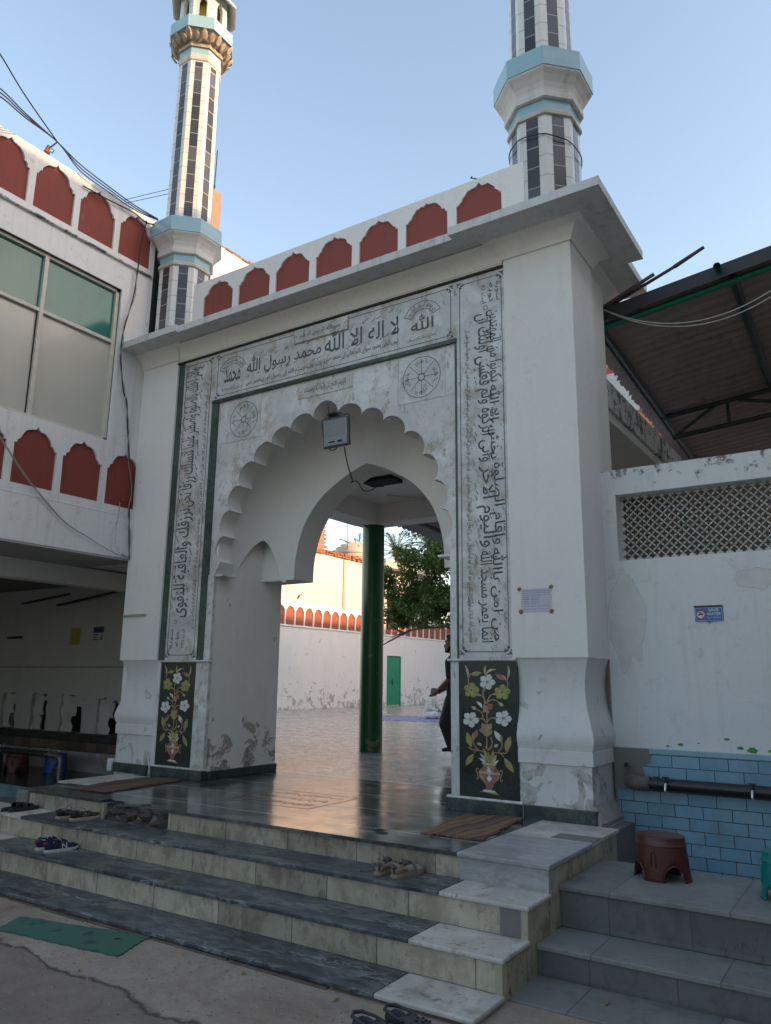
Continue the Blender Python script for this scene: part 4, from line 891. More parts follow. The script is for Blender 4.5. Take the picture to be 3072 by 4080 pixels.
# ================================================================ MINARETS
def minaret(cx, cy, label):
    t = thing('minaret', label, 'minaret', (cx, cy, 6.33), group='minarets over the gate')
    c = (cx, cy, 0); A = math.pi/8
    def oc(nm, prof, mat, bev=0): return MB().lathe(prof, c, 8, A).build(nm, mat, t, bev=bev)
    oc('shaft', [(.418,6.33),(.418,7.78)], TW)
    oc('neck_moulding', [(.418,7.76),(.448,7.768),(.450,7.81),(.424,7.845),(.420,7.86)], plain('cream_moulding', (.50,.45,.38), .6, var=.15), .003)
    oc('neck_band', [(.424,7.845),(.424,7.975)], BAND)
    oc('balcony_underside', [(.45,7.965),(.475,7.975),(.475,8.045),(.462,8.06),(.468,8.10),(.492,8.16),(.54,8.225),(.585,8.27),(.592,8.295)], plaster('balcony_cavetto', col=(.62,.58,.54), dirt=(.20,.19,.15), amount=.8, streak=.6), t, .0) if False else MB().lathe([(.45,7.965),(.475,7.975),(.475,8.045),(.462,8.06),(.468,8.10),(.492,8.16),(.54,8.225),(.585,8.27),(.592,8.295)], c, 8, A).build('balcony_underside', CAVM, t)
    oc('balcony_band', [(.602,8.292),(.600,8.545)], BAND, .004)
    oc('upper_shaft', [(.392,8.50),(.365,11.74)], TW)
    oc('upper_neck_moulding', [(.366,11.68),(.385,11.70),(.385,11.80),(.372,11.83)], plain('cream_moulding_upper', (.50,.45,.38), .6, var=.15), .003)
    oc('upper_neck_band', [(.378,11.80),(.378,11.95)], BAND)
    oc('capital', [(.38,11.93),(.41,11.94),(.41,12.0),(.395,12.01),(.40,12.04),(.43,12.09),(.48,12.14),(.53,12.18),(.55,12.19)], LEAFST)
    for k in range(24):       # carved leaves standing on the capital
        a = 2*math.pi*(k+.5)/24; big = k % 2
        e = Vector((math.cos(a), math.sin(a), 0)); s_ = Vector((-math.sin(a), math.cos(a), 0)); q = math.cos(((a-A) % (math.pi/4))-math.pi/8)
        base = .415/ max(q, .9)*.96
        rows = []
        for tt, w_, o_ in ((0,.02,.0),(.2,.05,.028),(.45,.058,.05),(.7,.044,.085),(.88,.022,.095),(1,.003,.10)):
            r_ = base + o_ + (.035*big); z_ = 12.015+tt*(.17 if big else .13)
            p = Vector((cx, cy, z_))+e*r_
            rows.append([p-s_*w_, p-s_*w_*.5+e*.02, p+e*.008, p+s_*w_*.5+e*.02, p+s_*w_, p-e*.02])
        MB().loft(rows).build('carved_leaf', LEAFST, t, smooth=True)
    oc('gallery_band', [(.575,12.19),(.570,12.43)], BAND, .004)
    # lantern with eight arched openings
    LY = plain('lantern_yellow', (.45,.30,.03), .6)
    MB().lathe([(.27,12.42),(.27,13.9)], c, 8, A).build('lantern_core', LY, t)
    for k in range(8):
        a = math.pi/4*k; e = Vector((math.cos(a), math.sin(a), 0)); s_ = Vector((-math.sin(a), math.cos(a), 0))
        ap = .43*math.cos(A); hw = .43*math.sin(A)
        arch = [(-.065,12.43),(-.065,12.84),(-.05,12.90),(0,12.96),(.05,12.90),(.065,12.84),(.065,12.43)]
        lp = [(-hw,12.43),(-hw,13.95),(hw,13.95),(hw,12.43)]
        pts_ = lp+arch[::-1]
        m_ = Matrix((s_, Vector((0,0,1)), e)).transposed().to_4x4(); m_.translation = Vector((cx, cy, 0))+e*(ap-.06)
        plate('lantern_side', [pts_], .06, m_, TW, t)
        plate('opening_trim', [[(-.10,12.435),(-.10,12.86),(-.07,12.95),(0,13.0),(.07,12.95),(.10,12.86),(.10,12.435)]+arch[::-1]], .006, m_ @ Matrix.Translation((0,0,.0595)), BANDP, t)
        st_ = .418*math.sin(A)
        for nm, r0, r1, z0, z1 in (('black_tile_stripe', .418, .418, 6.33, 7.755), ('black_tile_stripe', .390, .3655, 8.56, 11.66)):
            f = math.cos(A); w0 = r0*math.sin(A)*.46; w1 = r1*math.sin(A)*.46; o_ = Vector((cx, cy, 0))
            vs = [o_+e*(r0*f+.003)-s_*w0+Vector((0,0,z0)), o_+e*(r0*f+.003)+s_*w0+Vector((0,0,z0)), o_+e*(r1*f+.003)+s_*w1+Vector((0,0,z1)), o_+e*(r1*f+.003)-s_*w1+Vector((0,0,z1))]
            vb = [v-e*.006 for v in vs]
            MB().add(vs+vb, [(0,1,2,3),(0,4,5,1),(1,5,6,2),(2,6,7,3),(3,7,4,0)]).build(nm, TK, t)
    oc('eave', [(.43,13.18),(.57,12.98),(.60,12.99),(.60,13.03),(.43,13.26)], CAVM)
    oc('cap', [(.43,13.9),(.44,14.2),(.32,14.6),(.05,15.0)], TW)
    return t
CAVM = plaster('balcony_cavetto', col=(.62,.58,.54), dirt=(.20,.19,.15), amount=.8, streak=.7)
BANDP = plain('pale_blue_trim', (.36,.52,.54), .3)
mR = minaret(-2.88, 7.82, 'right-hand minaret of black and white tiles with only its lower balcony in view')
mL = minaret(-9.15, 7.82, 'left-hand minaret of black and white tiles with carved leaf capital and lantern top')
lp3 = []
for k in range(33):
    a = 2*math.pi*k/32; rr = .425/max(math.cos(((a) % (math.pi/4))-math.pi/8 if False else 0), .5)
    lp3.append((-2.88+.428*math.cos(a), 7.82+.428*math.sin(a), 7.44+.10*math.cos(a+2.3)+.008*math.sin(9*a)))
tag(MB().tube(lp3, .007, 6).build('wrapped_cable', CABLE), 'thin black cable wrapped round the right-hand minaret', 'cable')

# ================================================================ LEFT BUILDING
LB = thing('side_building', 'white two storey building with red cusped panels and a large window on the left', 'building', (-11, 4, -.66))
XF = -9.46; TS = SIDE(XF)          # plates drawn as (y, z)
def S_(t): return SIDE(XF-t)
wall = plaster('side_building_limewash', col=(.74,.73,.71), dirt=(.30,.28,.25), amount=.75, streak=.35, bump=.6)
def cuspY(y0, y1, z0, zs, za): return cusp(y0, y1, z0, zs, za)
up = [cuspY(6.73-.722*i, 6.73-.722*i+.622, 7.77, 8.30, 8.61) for i in range(8)]
up[0] = cusp(6.73, 7.345, 7.77, 8.30, 8.58)
lo = [cuspY(6.898-.73*i, 6.898-.73*i+.625, 3.79, 4.34, 4.635) for i in range(8)]
yw0, yw1, zw0, zw1 = .66, 6.87, 4.74, 7.20
plate('front_wall', [rect(-3, 7.56, 3.02, 7.64), rect(yw0, yw1, zw0, zw1)]+lo, .035, SIDE(XF-.035), wall, LB, bev=.003)
plate('parapet', [rect(-3, 7.56, 7.64, 8.66)]+up, .035, SIDE(XF-.035), wall, LB, bev=.003)
MB().box(XF-.02, XF+.004, -3, 7.42, 3.655, 3.675).build('string_course', wall, LB, bev=.004)
MB().box(XF-.02, XF+.05, -3, 7.40, 7.635, 7.66).build('parapet_ledge', WHITE_M, LB, bev=.01)
for i in range(8):
    y0 = 6.73-.722*i; MB().box(XF-.075, XF-.0355, y0-.02, y0+.64, 7.75, 8.63).build('red_panel', REDP, LB)
    y0 = 6.898-.73*i; MB().box(XF-.075, XF-.0355, y0-.02, y0+.645, 3.77, 4.65).build('red_panel', REDP, LB)
bk = MB(); bk.box(XF-.3, XF-.0765, -3, 7.56, 3.02, 4.66); bk.box(XF-.3, XF-.0765, -3, 7.56, 7.74, 8.655); bk.box(XF-.3, XF-.0565, -3, .6, 4.6, 7.75); bk.box(XF-.3, XF-.0565, 6.92, 7.56, 4.6, 7.75)
bk.build('wall_core', CEMENT, LB)
# broken brick coping, sunlit
random.seed(5); bc = MB(); y = 5.6
while y < 7.5:
    l_ = random.uniform(.10, .2); h = random.uniform(.03, .09)*(1 if y > 5.8 else .4); bc.box(XF-.26, XF-.08+random.uniform(-.05,.03), y, y+l_-.01, 8.64, 8.66+h); y += l_
bc.build('broken_coping', plain('orange_brick_bits', (.40,.16,.08), .9, var=.4, sc=20, bump=.5), LB, bev=.012)
# window
W = MB().box(XF-.14, XF-.06, yw0, yw0+.05, zw0, zw1)
W.box(XF-.14, XF-.055, yw0, yw1, zw0, zw0+.05); W.box(XF-.14, XF-.055, yw0, yw1, zw1-.05, zw1); W.box(XF-.14, XF-.055, yw1-.06, yw1, zw0, zw1); W.box(XF-.14, XF-.06, yw0, yw1, 6.30, 6.355)
WG = tilemat('sea_green_window_film', (.008,.16,.125), (.008,.16,.125), 5, 5, rough=.12, grime=(.01,.07,.08), grimek=.5)
WP = plain('cream_painted_glass', (.48,.47,.41), .18, var=.05, sc=1.5)
yy = yw1-.06; k = 0; wf = None
mu = [5.60-1.24*i for i in range(5)]
for m_ in mu: W.box(XF-.14, XF-.05, m_, m_+.06, zw0, zw1)
wf = W.build('window_frame', ALU, LB, bev=.006)
MB().box(XF-.16, XF-.02, yw0, yw1+.03, zw1-.002, zw1+.05).build('window_head_strip', plain('dark_rubber', (.05,.048,.042), .8), LB, bev=.01)  # thin dark strip along the window head
edges = [yw1-.06]+[m_+.03 for m_ in mu]
for a, b in zip(edges[1:], edges[:-1]):
    MB().box(XF-.115, XF-.105, a, b, 6.33, zw1-.03).build('green_pane', WG, wf); MB().box(XF-.12, XF-.11, a, b, zw0+.03, 6.33).build('cream_pane', WP, wf)
MB().box(XF-.104, XF-.096, 5.585, 5.60, 4.80, 6.29).build('gap_seal', DARK, wf)
MB().box(-14, XF-.31, -3, 7.5, 3.03, 3.2).build('upper_floor', WHITE_S, LB)
MB().box(-14, XF-.30, 7.50, 9.4, 3.03, 3.2).build('upper_floor', WHITE_S, LB)
MB().box(-14, XF, -3, 7.55, 3.0, 3.028).build('soffit', plaster('grey_soffit', col=(.40,.38,.34), dirt=(.2,.18,.15)), LB)
MB().box(-11.0, -10.72, -3, 9.0, 2.72, 3.0).build('soffit_beam', WHITE_S, LB)
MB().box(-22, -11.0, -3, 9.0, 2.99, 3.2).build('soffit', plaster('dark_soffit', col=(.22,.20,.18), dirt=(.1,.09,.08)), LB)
MB().box(-10.0, XF-.08, 7.43, 7.62, 3.2, 8.3).build('corner_return', wall, LB)
MB().box(-14, XF-.31, -3, 7.5, 8.3, 8.5).build('roof', CEMENT, LB)
# rough black strip in the gap between the building and minaret
MB().box(XF-.05, XF+.015, 7.425, 7.58, 6.34, 8.60).build('black_gap_strip', plain('rough_black', (.02,.02,.016), .95, var=.6, sc=20, bump=1), LB, bev=.02)
# wash room under the building
wr = thing('wash_room_wall', 'dim grey back wall of the wash room with broken holes along its foot', 'wall', (-14, 9, -.3))
nich = [(-15.0,-14.50),(-14.02,-13.48),(-13.10,-12.42),(-12.02,-11.36)]
def nh(a, b, sd):
    random.seed(sd); pts = [(a, .31)]; n_ = 6
    for k in range(1, n_): pts.append((a+.02+random.uniform(-.01,.02), .31+.62*k/n_))
    for k in range(n_+1): pts.append((a+.03+(b-a-.06)*k/n_, .95+random.uniform(-.03,.05)-(.12*k/n_ if sd == 3 else 0)))
    for k in range(n_-1, 0, -1): pts.append((b-.02+random.uniform(-.02,.02), .31+.62*k/n_))
    return pts+[(b, .31)]
nl = [nh(a, b, i) for i, (a, b) in enumerate(nich)]
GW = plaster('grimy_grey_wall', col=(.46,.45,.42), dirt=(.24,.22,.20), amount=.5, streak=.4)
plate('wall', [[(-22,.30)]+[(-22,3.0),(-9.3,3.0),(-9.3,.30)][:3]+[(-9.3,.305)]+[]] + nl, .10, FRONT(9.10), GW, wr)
for i, (a, b) in enumerate(nich):
    rows = []; random.seed(20+i)
    for r_ in range(9):
        z_ = .31+.09*r_; row = []
        for c_i in range(9):
            u = c_i/8; d_ = math.sin(math.pi*min(max(u, .02), .98))*.12 + .03
            pass
            row.append((a-.05+(b-a+.1)*u, 8.985+d_*.9+random.uniform(-.035, .035), z_+random.uniform(-.01, .01)))
        rows.append(row)
    lf_ = MB().loft(rows, False, False); lf_.f = [f_ for q_i, f_ in enumerate(lf_.f) if not ((q_i % 8) >= 3+(q_i//8)//3 and (q_i % 8) < 7 and (q_i//8) < 5+(i % 2))]
    MB().box(a-.05, b+.05, 9.32, 9.34, .2, 1.1).build('niche_shade_panel', DARK, wr)  # black panel paints the deep shade inside the broken holes
    lf_.build('broken_niche', plaster('lime_crusted_rubble', col=(.52,.50,.46), dirt=(.12,.10,.08), amount=1.0, bump=1.4), wr, smooth=True)
MB().box(-22, -9.3, 8.93, 9.05, .17, .31).build('dark_tile_course', DTILE, wr, bev=.003)
MB().box(-22, -9.3, 8.98, 9.05, .005, .169).build('brown_tile_course', BROWNT, wr); MB().box(-22, -9.3, 8.98, 9.05, -.32, .004).build('dark_tile_skirt', DTILE, wr)
MB().box(-22, -9.3, 8.985, 8.998, 1.465, 1.478).build('conduit', plain('rust_line', (.12,.04,.02), .8), wr)
MB().box(-22, -9.3, 9.95, 10.3, -.4, 3.1).build('wall_core', CEMENT, wr)
MB().box(-22.2, -22, -6, 9.3, -.6, 3.1).build('side_wall', GW, wr)
rf = struct(MB().box(-22, -8.81, 7.22, 9.0, -.6, -.32).build('washroom_floor', marble('wet_dark_floor', (.03,.03,.032), (.06,.06,.06), (.015,.015,.016), 3, .18, veinw=.01)))
kb = tag(MB().box(-22, -8.82, 7.18, 7.218, -.66, -.33).build('trough_kerb', plain('pale_blue_painted_kerb', (.16,.27,.28), .6, var=.3, bump=.3)), 'pale blue painted kerb in front of the dark wash room', 'kerb')
struct(MB().box(-22, -8.83, 5.2, 7.17, -.66, -.50).build('side_paving', SLATE))
tag(plate('yellow_sticker', [rect(-12.98, -12.68, 1.88, 2.19)], .003, FRONT(9.0), plain('faded_yellow_paper', (.30,.28,.04), .7)), 'faded yellow square sheet on the dim wash room wall', 'notice')
bs = thing('wall_notice', 'small white and dark blue notice on the dim wash room wall', 'notice', (-12.15, 9.0, 2.04))
plate('sheet', [rect(-12.30, -12.0, 1.90, 2.19)], .003, FRONT(9.0), plain('notice_white', (.42,.42,.42), .6), bs)
plate('blue_header', [rect(-12.30, -12.0, 2.09, 2.19)], .004, FRONT(9.0), plain('notice_blue', (.02,.03,.12), .6), bs)
for i, (s_, w_) in enumerate((('SAVE WATER', .24), ('WASH HANDS', .13), ('AND FEET', .13), ('CAREFULLY', .13))):
    pass
for i, w_ in enumerate((.14, .12, .14)): plate('text_row', [rect(-12.29, -12.29+w_, 2.045-i*.045, 2.06-i*.045)], .0045, FRONT(9.0), DARK, bs)
plate('tap_symbol', [[(-12.10,1.96),(-12.02,1.96),(-12.02,1.975),(-12.05,1.98),(-12.05,2.05),(-12.07,2.05),(-12.07,1.98),(-12.10,1.975)]], .0045, FRONT(9.0), DARK, bs)
for a, b, l_ in (((-14.6,8.96,2.72),(-13.1,8.96,2.84),'shorter dark tube light batten on the wash room wall'), ((-13.35,8.9,2.63),(-11.2,8.9,2.84),'longer grey tube light batten on the wash room wall'), ((-14.95,8.95,2.05),(-14.5,8.95,2.05),'short dark shelf bracket at the far left of the wash room')):
    tag(MB().tube([a, b], .022, 8).build('wall_batten', IRON), l_, 'batten')
# ---- water pipe with taps, left
lp_2 = thing('tap_pipe', 'horizontal water pipe with taps and an elbow standing in the wash room', 'pipe', (-12, 7.9, -.32))
PG = plain('galvanised_pipe', (.20,.20,.19), .4, metal=.6, var=.3, sc=20)
MB().tube([(-16,7.9,.055),(-11.62,7.9,.06)], .05, 12).build('pipe_run', IRON, lp_2, smooth=40)
MB().tube([(-11.68,7.9,.06),(-11.62,7.9,.06)], .065, 14).build('collar', CHROME, lp_2, smooth=40)
MB().tube([(-11.62,7.9,.05),(-11.42,7.9,.045),(-11.35,7.9,.02),(-11.33,7.9,-.05),(-11.33,7.9,-.36)], [.034,.036,.042,.038,.032], 12).build('elbow', PG, lp_2, smooth=40)
for z_ in (-.17,-.22,-.27): MB().tube([(-11.33,7.9,z_),(-11.33,7.9,z_-.02)], .045, 12).build('coupling', PG, lp_2, smooth=40)
for tx in (-11.68, -12.95):
    tp = MB().tube([(tx,7.9,.09),(tx,7.9,.16)], .012, 8).build('tap', CHROME, lp_2, smooth=40)
    MB().tube([(tx-.04,7.9,.165),(tx+.04,7.9,.165)], .010, 8).build('tap_handle', CHROME, tp, smooth=40)
    if tx < -12: 
        MB().tube([(tx,7.86,.03),(tx-.02,7.76,.02),(tx-.04,7.72,-.03)], .02, 10).build('spout', CHROME, tp, smooth=40)
tag(MB().tube([(-12.99,7.72,-.03),(-13.05,7.70,-.15),(-13.15,7.68,-.31)], .004, 6).build('water_trickle', plain('water', (.4,.45,.48), .1)), 'thin trickle of water running from the open tap', 'water')

# ================================================================ STOOLS
def stool(name, mat, label, grp=None):
    t = thing(name, label, 'stool', (0,0,0), group=grp, local=True)
    n = 48; rx, ry, h = .185, .15, .315
    def prof(z): return 1.0 + .12*(1-z/h)
    rings = []
    mb = MB(); zs = [0,.012,.014,.03,.05,.07,.09,.105,.118,.17,.20,.235,.245,.25,.255,.262,.30,.308,.315]
    of = {0:.012,.012:.012,.014:.0,.25:.008,.245:.0,.255:.008,.262:.0}
    V = []; 
    for z in zs:
        k_ = prof(z); o_ = of.get(z, 0); k_ = k_-(.03 if z >= .315 else 0)
        V.append([((rx*k_+o_)*math.cos(2*math.pi*j/n), (ry*k_+o_)*math.sin(2*math.pi*j/n), z) for j in range(n)])
    # four arched cut-outs
    for r_ in V: mb.v += r_
    def cut(j, i):
        a = (j+.5)/n*4 % 1; zc = (zs[i]+zs[i+1])/2
        return abs(a-.5) < .29*math.sqrt(max(0, 1-(zc/.115)**2)) if zc < .115 else False
    for i in range(len(zs)-1):
        for j in range(n):
            if not cut(j, i): a = i*n+j; b = i*n+(j+1) % n; mb.f.append((a, b, b+n, a+n))
    body = mb.build('body', mat, t, smooth=50)
    so_ = body.modifiers.new('thick', 'SOLIDIFY'); so_.thickness = .008; so_.offset = -1
    top = MB().loft([[((rx*.99*q)*math.cos(2*math.pi*j/n), (ry*.99*q)*math.sin(2*math.pi*j/n), .314+.004*(1-q)) for j in range(n)] for q in (.99,.93,.90,.5,.05)], True, True).build('seat', mat, t, smooth=40)
    for k in range(4):      # moulded ribs over each leg and rims round the arches
        a0 = math.pi/2*k; pts = []
        for s_ in range(13):
            a = a0+math.pi/4+(-.46+.92*s_/12)*math.pi/2*.62; z = .118*math.sqrt(max(0, 1-((-.5+s_/12)/.5)**2))
            kk = prof(z)+.012; pts.append(((rx*kk)*math.cos(a), (ry*kk)*math.sin(a), max(z, .004)))
        MB().tube(pts, .006, 6).build('arch_rim', mat, t, smooth=60)
        pr = [((rx*prof(z)+.004)*math.cos(a0+da), (ry*prof(z)+.004)*math.sin(a0+da), z) for z, da in ((.10,-.09),(.17,-.09),(.20,-.05),(.208,0),(.20,.05),(.17,.09),(.10,.09))]
        MB().tube(pr, .004, 6).build('leg_rib', mat, t, smooth=60)
    return t
MAR = plain('maroon_plastic', (.085,.022,.016), .38, var=.1, sc=20); TEA = plain('teal_plastic', (.0,.19,.19), .32, var=.1); BLU = plain('blue_plastic', (.015,.06,.26), .35, var=.1); GRY = plain('dark_grey_plastic', (.05,.055,.06), .4, var=.1)
sa = stool('plastic_stool', MAR, 'maroon plastic stool in front of the blue tiles'); sa.location = (-1.675, 6.52, -.164); sa.rotation_euler = (0, 0, R(-8))
for mat, loc, rz, lab in ((TEA, (-.76,6.42,-.164), 20, 'teal plastic stool cut off by the right edge of the photo'), (BLU, (-12.32,8.5,-.319), 10, 'blue plastic stool behind the pipe elbow in the wash room'), (MAR, (-12.9,8.15,-.319), 30, 'dark maroon stool under the tap pipe in the wash room'), (GRY, (-13.75,8.2,-.319), 0, 'dark grey stool at the left end of the tap pipe')):
    c_ = copy_tree(sa); c_.location = loc; c_.rotation_euler = (0,0,R(rz)); c_['label'] = lab
    for ch in c_.children:
        ch.data = ch.data.copy(); ch.data.materials[0] = mat

# ================================================================ COURTYARD BEYOND
cw = thing('courtyard_wall', 'long white courtyard wall with a band of red cusped panels and sunlit top', 'wall', (-22.5, 34, 0))
Xc = -22.3
ya = [26.10-.670*4+.670*i for i in range(34)]
cus = [cusp(y_, y_+.60, 3.66, 4.30, 4.53) for y_ in ya]
plate('lower_wall', [rect(20, 60, 3.60, 4.70)]+cus, .05, SIDE(Xc-.05), YWHITE, cw)
MB().box(Xc-.3, Xc-.001, 20, 60, 0, 3.60).build('wall', YWHITE, cw)
MB().box(Xc-.02, Xc+.05, 20, 60, 3.58, 3.625).build('ledge', YWHITE, cw, bev=.01)
RC = plain('terracotta_red', (.29,.085,.05), .75, var=.12)  # base colour of the cusped band itself
MB().box(Xc-.3, Xc-.0505, 20, 60, 3.60, 4.70).build('red_band', RC, cw)
MB().box(Xc-.3, Xc-.012, 20, 33.2, 4.70, 7.15).build('upper_wall', CREAM, cw)
random.seed(3); bb = MB(); y = 20
while y < 33.2:
    for lev in (0, 1): bb.box(Xc-.32+random.uniform(0,.05), Xc+.05+random.uniform(-.03,.07), y, y+.19, 7.15+.12*lev, 7.26+.12*lev+random.uniform(-.02,.03))
    y += .21
bb.build('brick_coping', plain('weathered_brick_coping', (.30,.11,.06), .9, var=.45, sc=9, bump=.6), cw, bev=.01)
MB().box(Xc-.02, Xc+.05, 30.28, 30.50, 4.65, 7.1).build('drain_pipe', plain('grey_pipe', (.40,.38,.36), .6), cw, bev=.03)
MB().tube([(Xc+.02,26.85,4.85),(Xc+.08,26.9,5.0),(Xc+.1,27.0,5.05)], .03, 6).build('wall_fitting', IRON, cw)
# corner room with window
cr = thing('corner_room', 'cream corner room with projecting roof slab and dark window behind the tree', 'building', (-22.6, 36, 3.6))
plate('wall', [rect(33.2, 39, 4.70, 7.15)], .06, SIDE(Xc-.05), CREAM, cr)
MB().box(-26, Xc-.06, 33.2, 39, 4.7, 7.1).build('room_core', CREAM, cr)
MB().box(-26, Xc+.55, 33.3, 38.6, 7.12, 7.56).build('roof_slab', plaster('flaky_slab', col=(.62,.55,.46), dirt=(.30,.24,.18), amount=.9), cr, bev=.02)
MB().box(Xc-.04, Xc+.06, 33.95, 34.02, 3.66, 7.1).build('corner_strip', CREAM, cr)
wn2 = MB().box(Xc-.02, Xc+.03, 34.36, 35.15, 3.95, 6.2).build('window', DARK, cr, bev=.01)
MB().box(Xc+.031, Xc+.045, 34.36, 34.44, 3.95, 6.2).build('window_frame', GREENC, wn2)
# door
dr = thing('steel_door', 'bright green double leaf steel door in the white courtyard wall', 'door', (Xc, 35, 0))
GD = plain('green_door_paint', (.0,.24,.13), .45, var=.12, sc=4, bump=.1)
MB().box(Xc-.02, Xc+.03, 34.34, 34.42, 0, 2.56).build('door_frame', GD, dr); MB().box(Xc-.02, Xc+.03, 35.60, 35.68, 0, 2.56).build('door_frame', GD, dr); MB().box(Xc-.02, Xc+.03, 34.42, 35.60, 2.48, 2.56).build('door_frame', GREENC, dr)
for a, b in ((34.43, 34.80), (34.82, 35.59)):
    lf = MB().box(Xc-.01, Xc+.012, a, b, .03, 2.47).build('door_leaf', GD, dr, bev=.006)
    MB().box(Xc+.012, Xc+.025, a, b, 1.34, 1.38).build('rail', GD, lf)
MB().box(Xc+.012, Xc+.05, 34.62, 34.95, 1.20, 1.23).build('bolt', IRON, dr); MB().box(Xc+.012, Xc+.04, 34.82, 34.86, 1.05, 1.35).build('handle', IRON, dr)
# arch line drawn in the plaster
tag(MB().tube([(Xc+.0,33.2,.0),(Xc,33.22,2.2),(Xc,33.5,3.0),(Xc,34.1,3.4),(Xc,34.9,3.55)], .02, 6).build('arched_conduit', plain('grey_conduit', (.42,.41,.40), .7)), 'thin grey conduit curving up the courtyard wall beside the green door', 'pipe')
# brick stack and tank, antenna, palms
bk2 = thing('brick_stair_tower', 'unplastered red brick tower rising above the courtyard wall', 'building', (-23.5, 27, 7.3))
MB().box(-26, Xc-.35, 23.5, 29.15, 7.1, 12).build('wall', BRICKM, bk2)
random.seed(8); tb = MB()
for k in range(24): tb.box(-23.2, Xc-.33, 29.15, 29.15+random.choice((.08,.16,.24,.1)), 7.4+k*.19, 7.49+k*.19)
tb.build('toothed_edge', BRICKM, bk2, bev=.01)
wt = thing('water_tank', 'cream ribbed plastic water tank on the roof beyond the wall', 'tank', (-24.8, 34.6, 7.3))
TANK = plain('cream_tank_plastic', (.50,.42,.33), .5, var=.08)
pr2 = [(1.05,0)]
for k in range(6): pr2 += [(1.05,.05+k*.22),(1.10,.10+k*.22),(1.10,.18+k*.22),(1.05,.22+k*.22)]
pr2 += [(1.0,1.50),(.75,1.74),(.40,1.82),(.38,1.90),(.05,1.92)]
MB().lathe(pr2, (-24.8,34.6,6.95), 32).build('tank_body', TANK, wt, smooth=35)
for k in range(10):
    a = 2*math.pi*k/10; MB().tube([(-24.8+1.0*math.cos(a),34.6+1.0*math.sin(a),8.47),(-24.8+.45*math.cos(a),34.6+.45*math.sin(a),8.77)], .05, 6).build('rib', TANK, wt)
tag(MB().tube([(-24.5,33.6,7.0),(-24.5,33.6,11.2)], .022, 6).build('antenna_mast', PG), 'thin upright mast beside the water tank', 'antenna')
tag(MB().tube([(-23.6,29.4,10.2),(-23.6,32.2,10.35)], .022, 6).build('roof_bar', PG), 'thin horizontal bar against the sky beside the brick tower', 'bar')

def leafmat(name, c1, c2):
    m, nt, b = newmat(name); n = N(nt)
    wn_ = n.n('ShaderNodeTexWhiteNoise', noise_dimensions='3D')
    mp_ = n.n('ShaderNodeVectorMath', operation='SNAP'); n.l(n.p, mp_.inputs[0]); mp_.inputs[1].default_value = (.13,.13,.13); n.l(mp_.outputs[0], wn_.inputs['Vector'])
    n.l(n.mix(wn_.outputs['Value'], c1, c2), b.inputs['Base Color']); b.inputs['Roughness'].default_value = .45
    tr = n.n('ShaderNodeBsdfTranslucent'); tr.inputs[0].default_value = (c2[0]*1.3, c2[1]*1.5, c2[2], 1); mx = n.n('ShaderNodeMixShader'); mx.inputs[0].default_value = .25
    n.l(b.outputs[0], mx.inputs[1]); n.l(tr.outputs[0], mx.inputs[2]); n.l(mx.outputs[0], nt.nodes['Material Output'].inputs[0]); return m
LEAF = leafmat('broad_leaf', (.028,.068,.017), (.13,.19,.052)); BARK = plain('bark', (.10,.075,.055), .9, var=.4, sc=12, bump=.7)
def crown(rnd, blobs, dens, size, droop=.5, gap=.0):
    mb = MB()
    for (c, r, k) in blobs:
        for _ in range(int(dens*k)):
            d = Vector((rnd.gauss(0,1), rnd.gauss(0,1), rnd.gauss(0,1))).normalized(); q = rnd.random()**.45
            p = Vector(c)+Vector((d.x*r[0], d.y*r[1], d.z*r[2]))*q
            if mnoise.noise(p*1.25) < gap: continue
            a = rnd.uniform(0, 2*math.pi); dirv = Vector((math.cos(a), math.sin(a), -droop+rnd.uniform(-.5,.5))).normalized()
            s_ = dirv.cross(Vector((rnd.uniform(-.4,.4), rnd.uniform(-.4,.4), 1))).normalized(); L = size*rnd.uniform(.7,1.3); w_ = L*.24
            mb.add([p, p+dirv*L*.5+s_*w_-Vector((0,0,.01)), p+dirv*L, p+dirv*L*.5-s_*w_], [(0,1,2,3)])
    return mb
rnd = random.Random(12)
tr = thing('yard_tree', 'leafy green tree with low bare branches standing in the courtyard', 'tree', (-13.2, 26.5, 0))
tk = MB().tube([(-13.2,26.5,0),(-13.25,26.5,1.4),(-13.4,26.4,2.6),(-13.8,26.6,3.8),(-14.2,26.5,5.2)], [.22,.18,.15,.11,.07], 12).build('trunk', BARK, tr, smooth=True)
limbs = [[(-13.4,26.4,2.6),(-14.3,26.3,3.35),(-15.2,26.3,3.32),(-15.9,26.2,3.25),(-16.7,26.1,3.0)], [(-15.9,26.2,3.25),(-16.4,26.2,3.05),(-16.9,26.1,2.8),(-17.2,26.1,2.65)], [(-16.2,26.2,3.1),(-16.7,26.2,3.35),(-17.1,26.2,3.65)], [(-13.8,26.6,3.8),(-15,26.7,4.6),(-16.2,26.5,5.4),(-16.9,26.5,6.2)], [(-13.8,26.6,3.8),(-14.8,26.3,5.6),(-15.3,26.2,7.0)], [(-13.6,26.5,3.4),(-12.5,26.6,5),(-12,26.6,6.5)], [(-15,26.7,4.6),(-16.4,26.9,4.7),(-17.2,26.8,4.6)]]
for l_ in limbs: MB().tube(smooth_curve([(p[0],p[1]) for p in l_], 1) and l_, [.055-.045*i/len(l_) for i in range(len(l_))], 8).build('branch', BARK, tk, smooth=True)
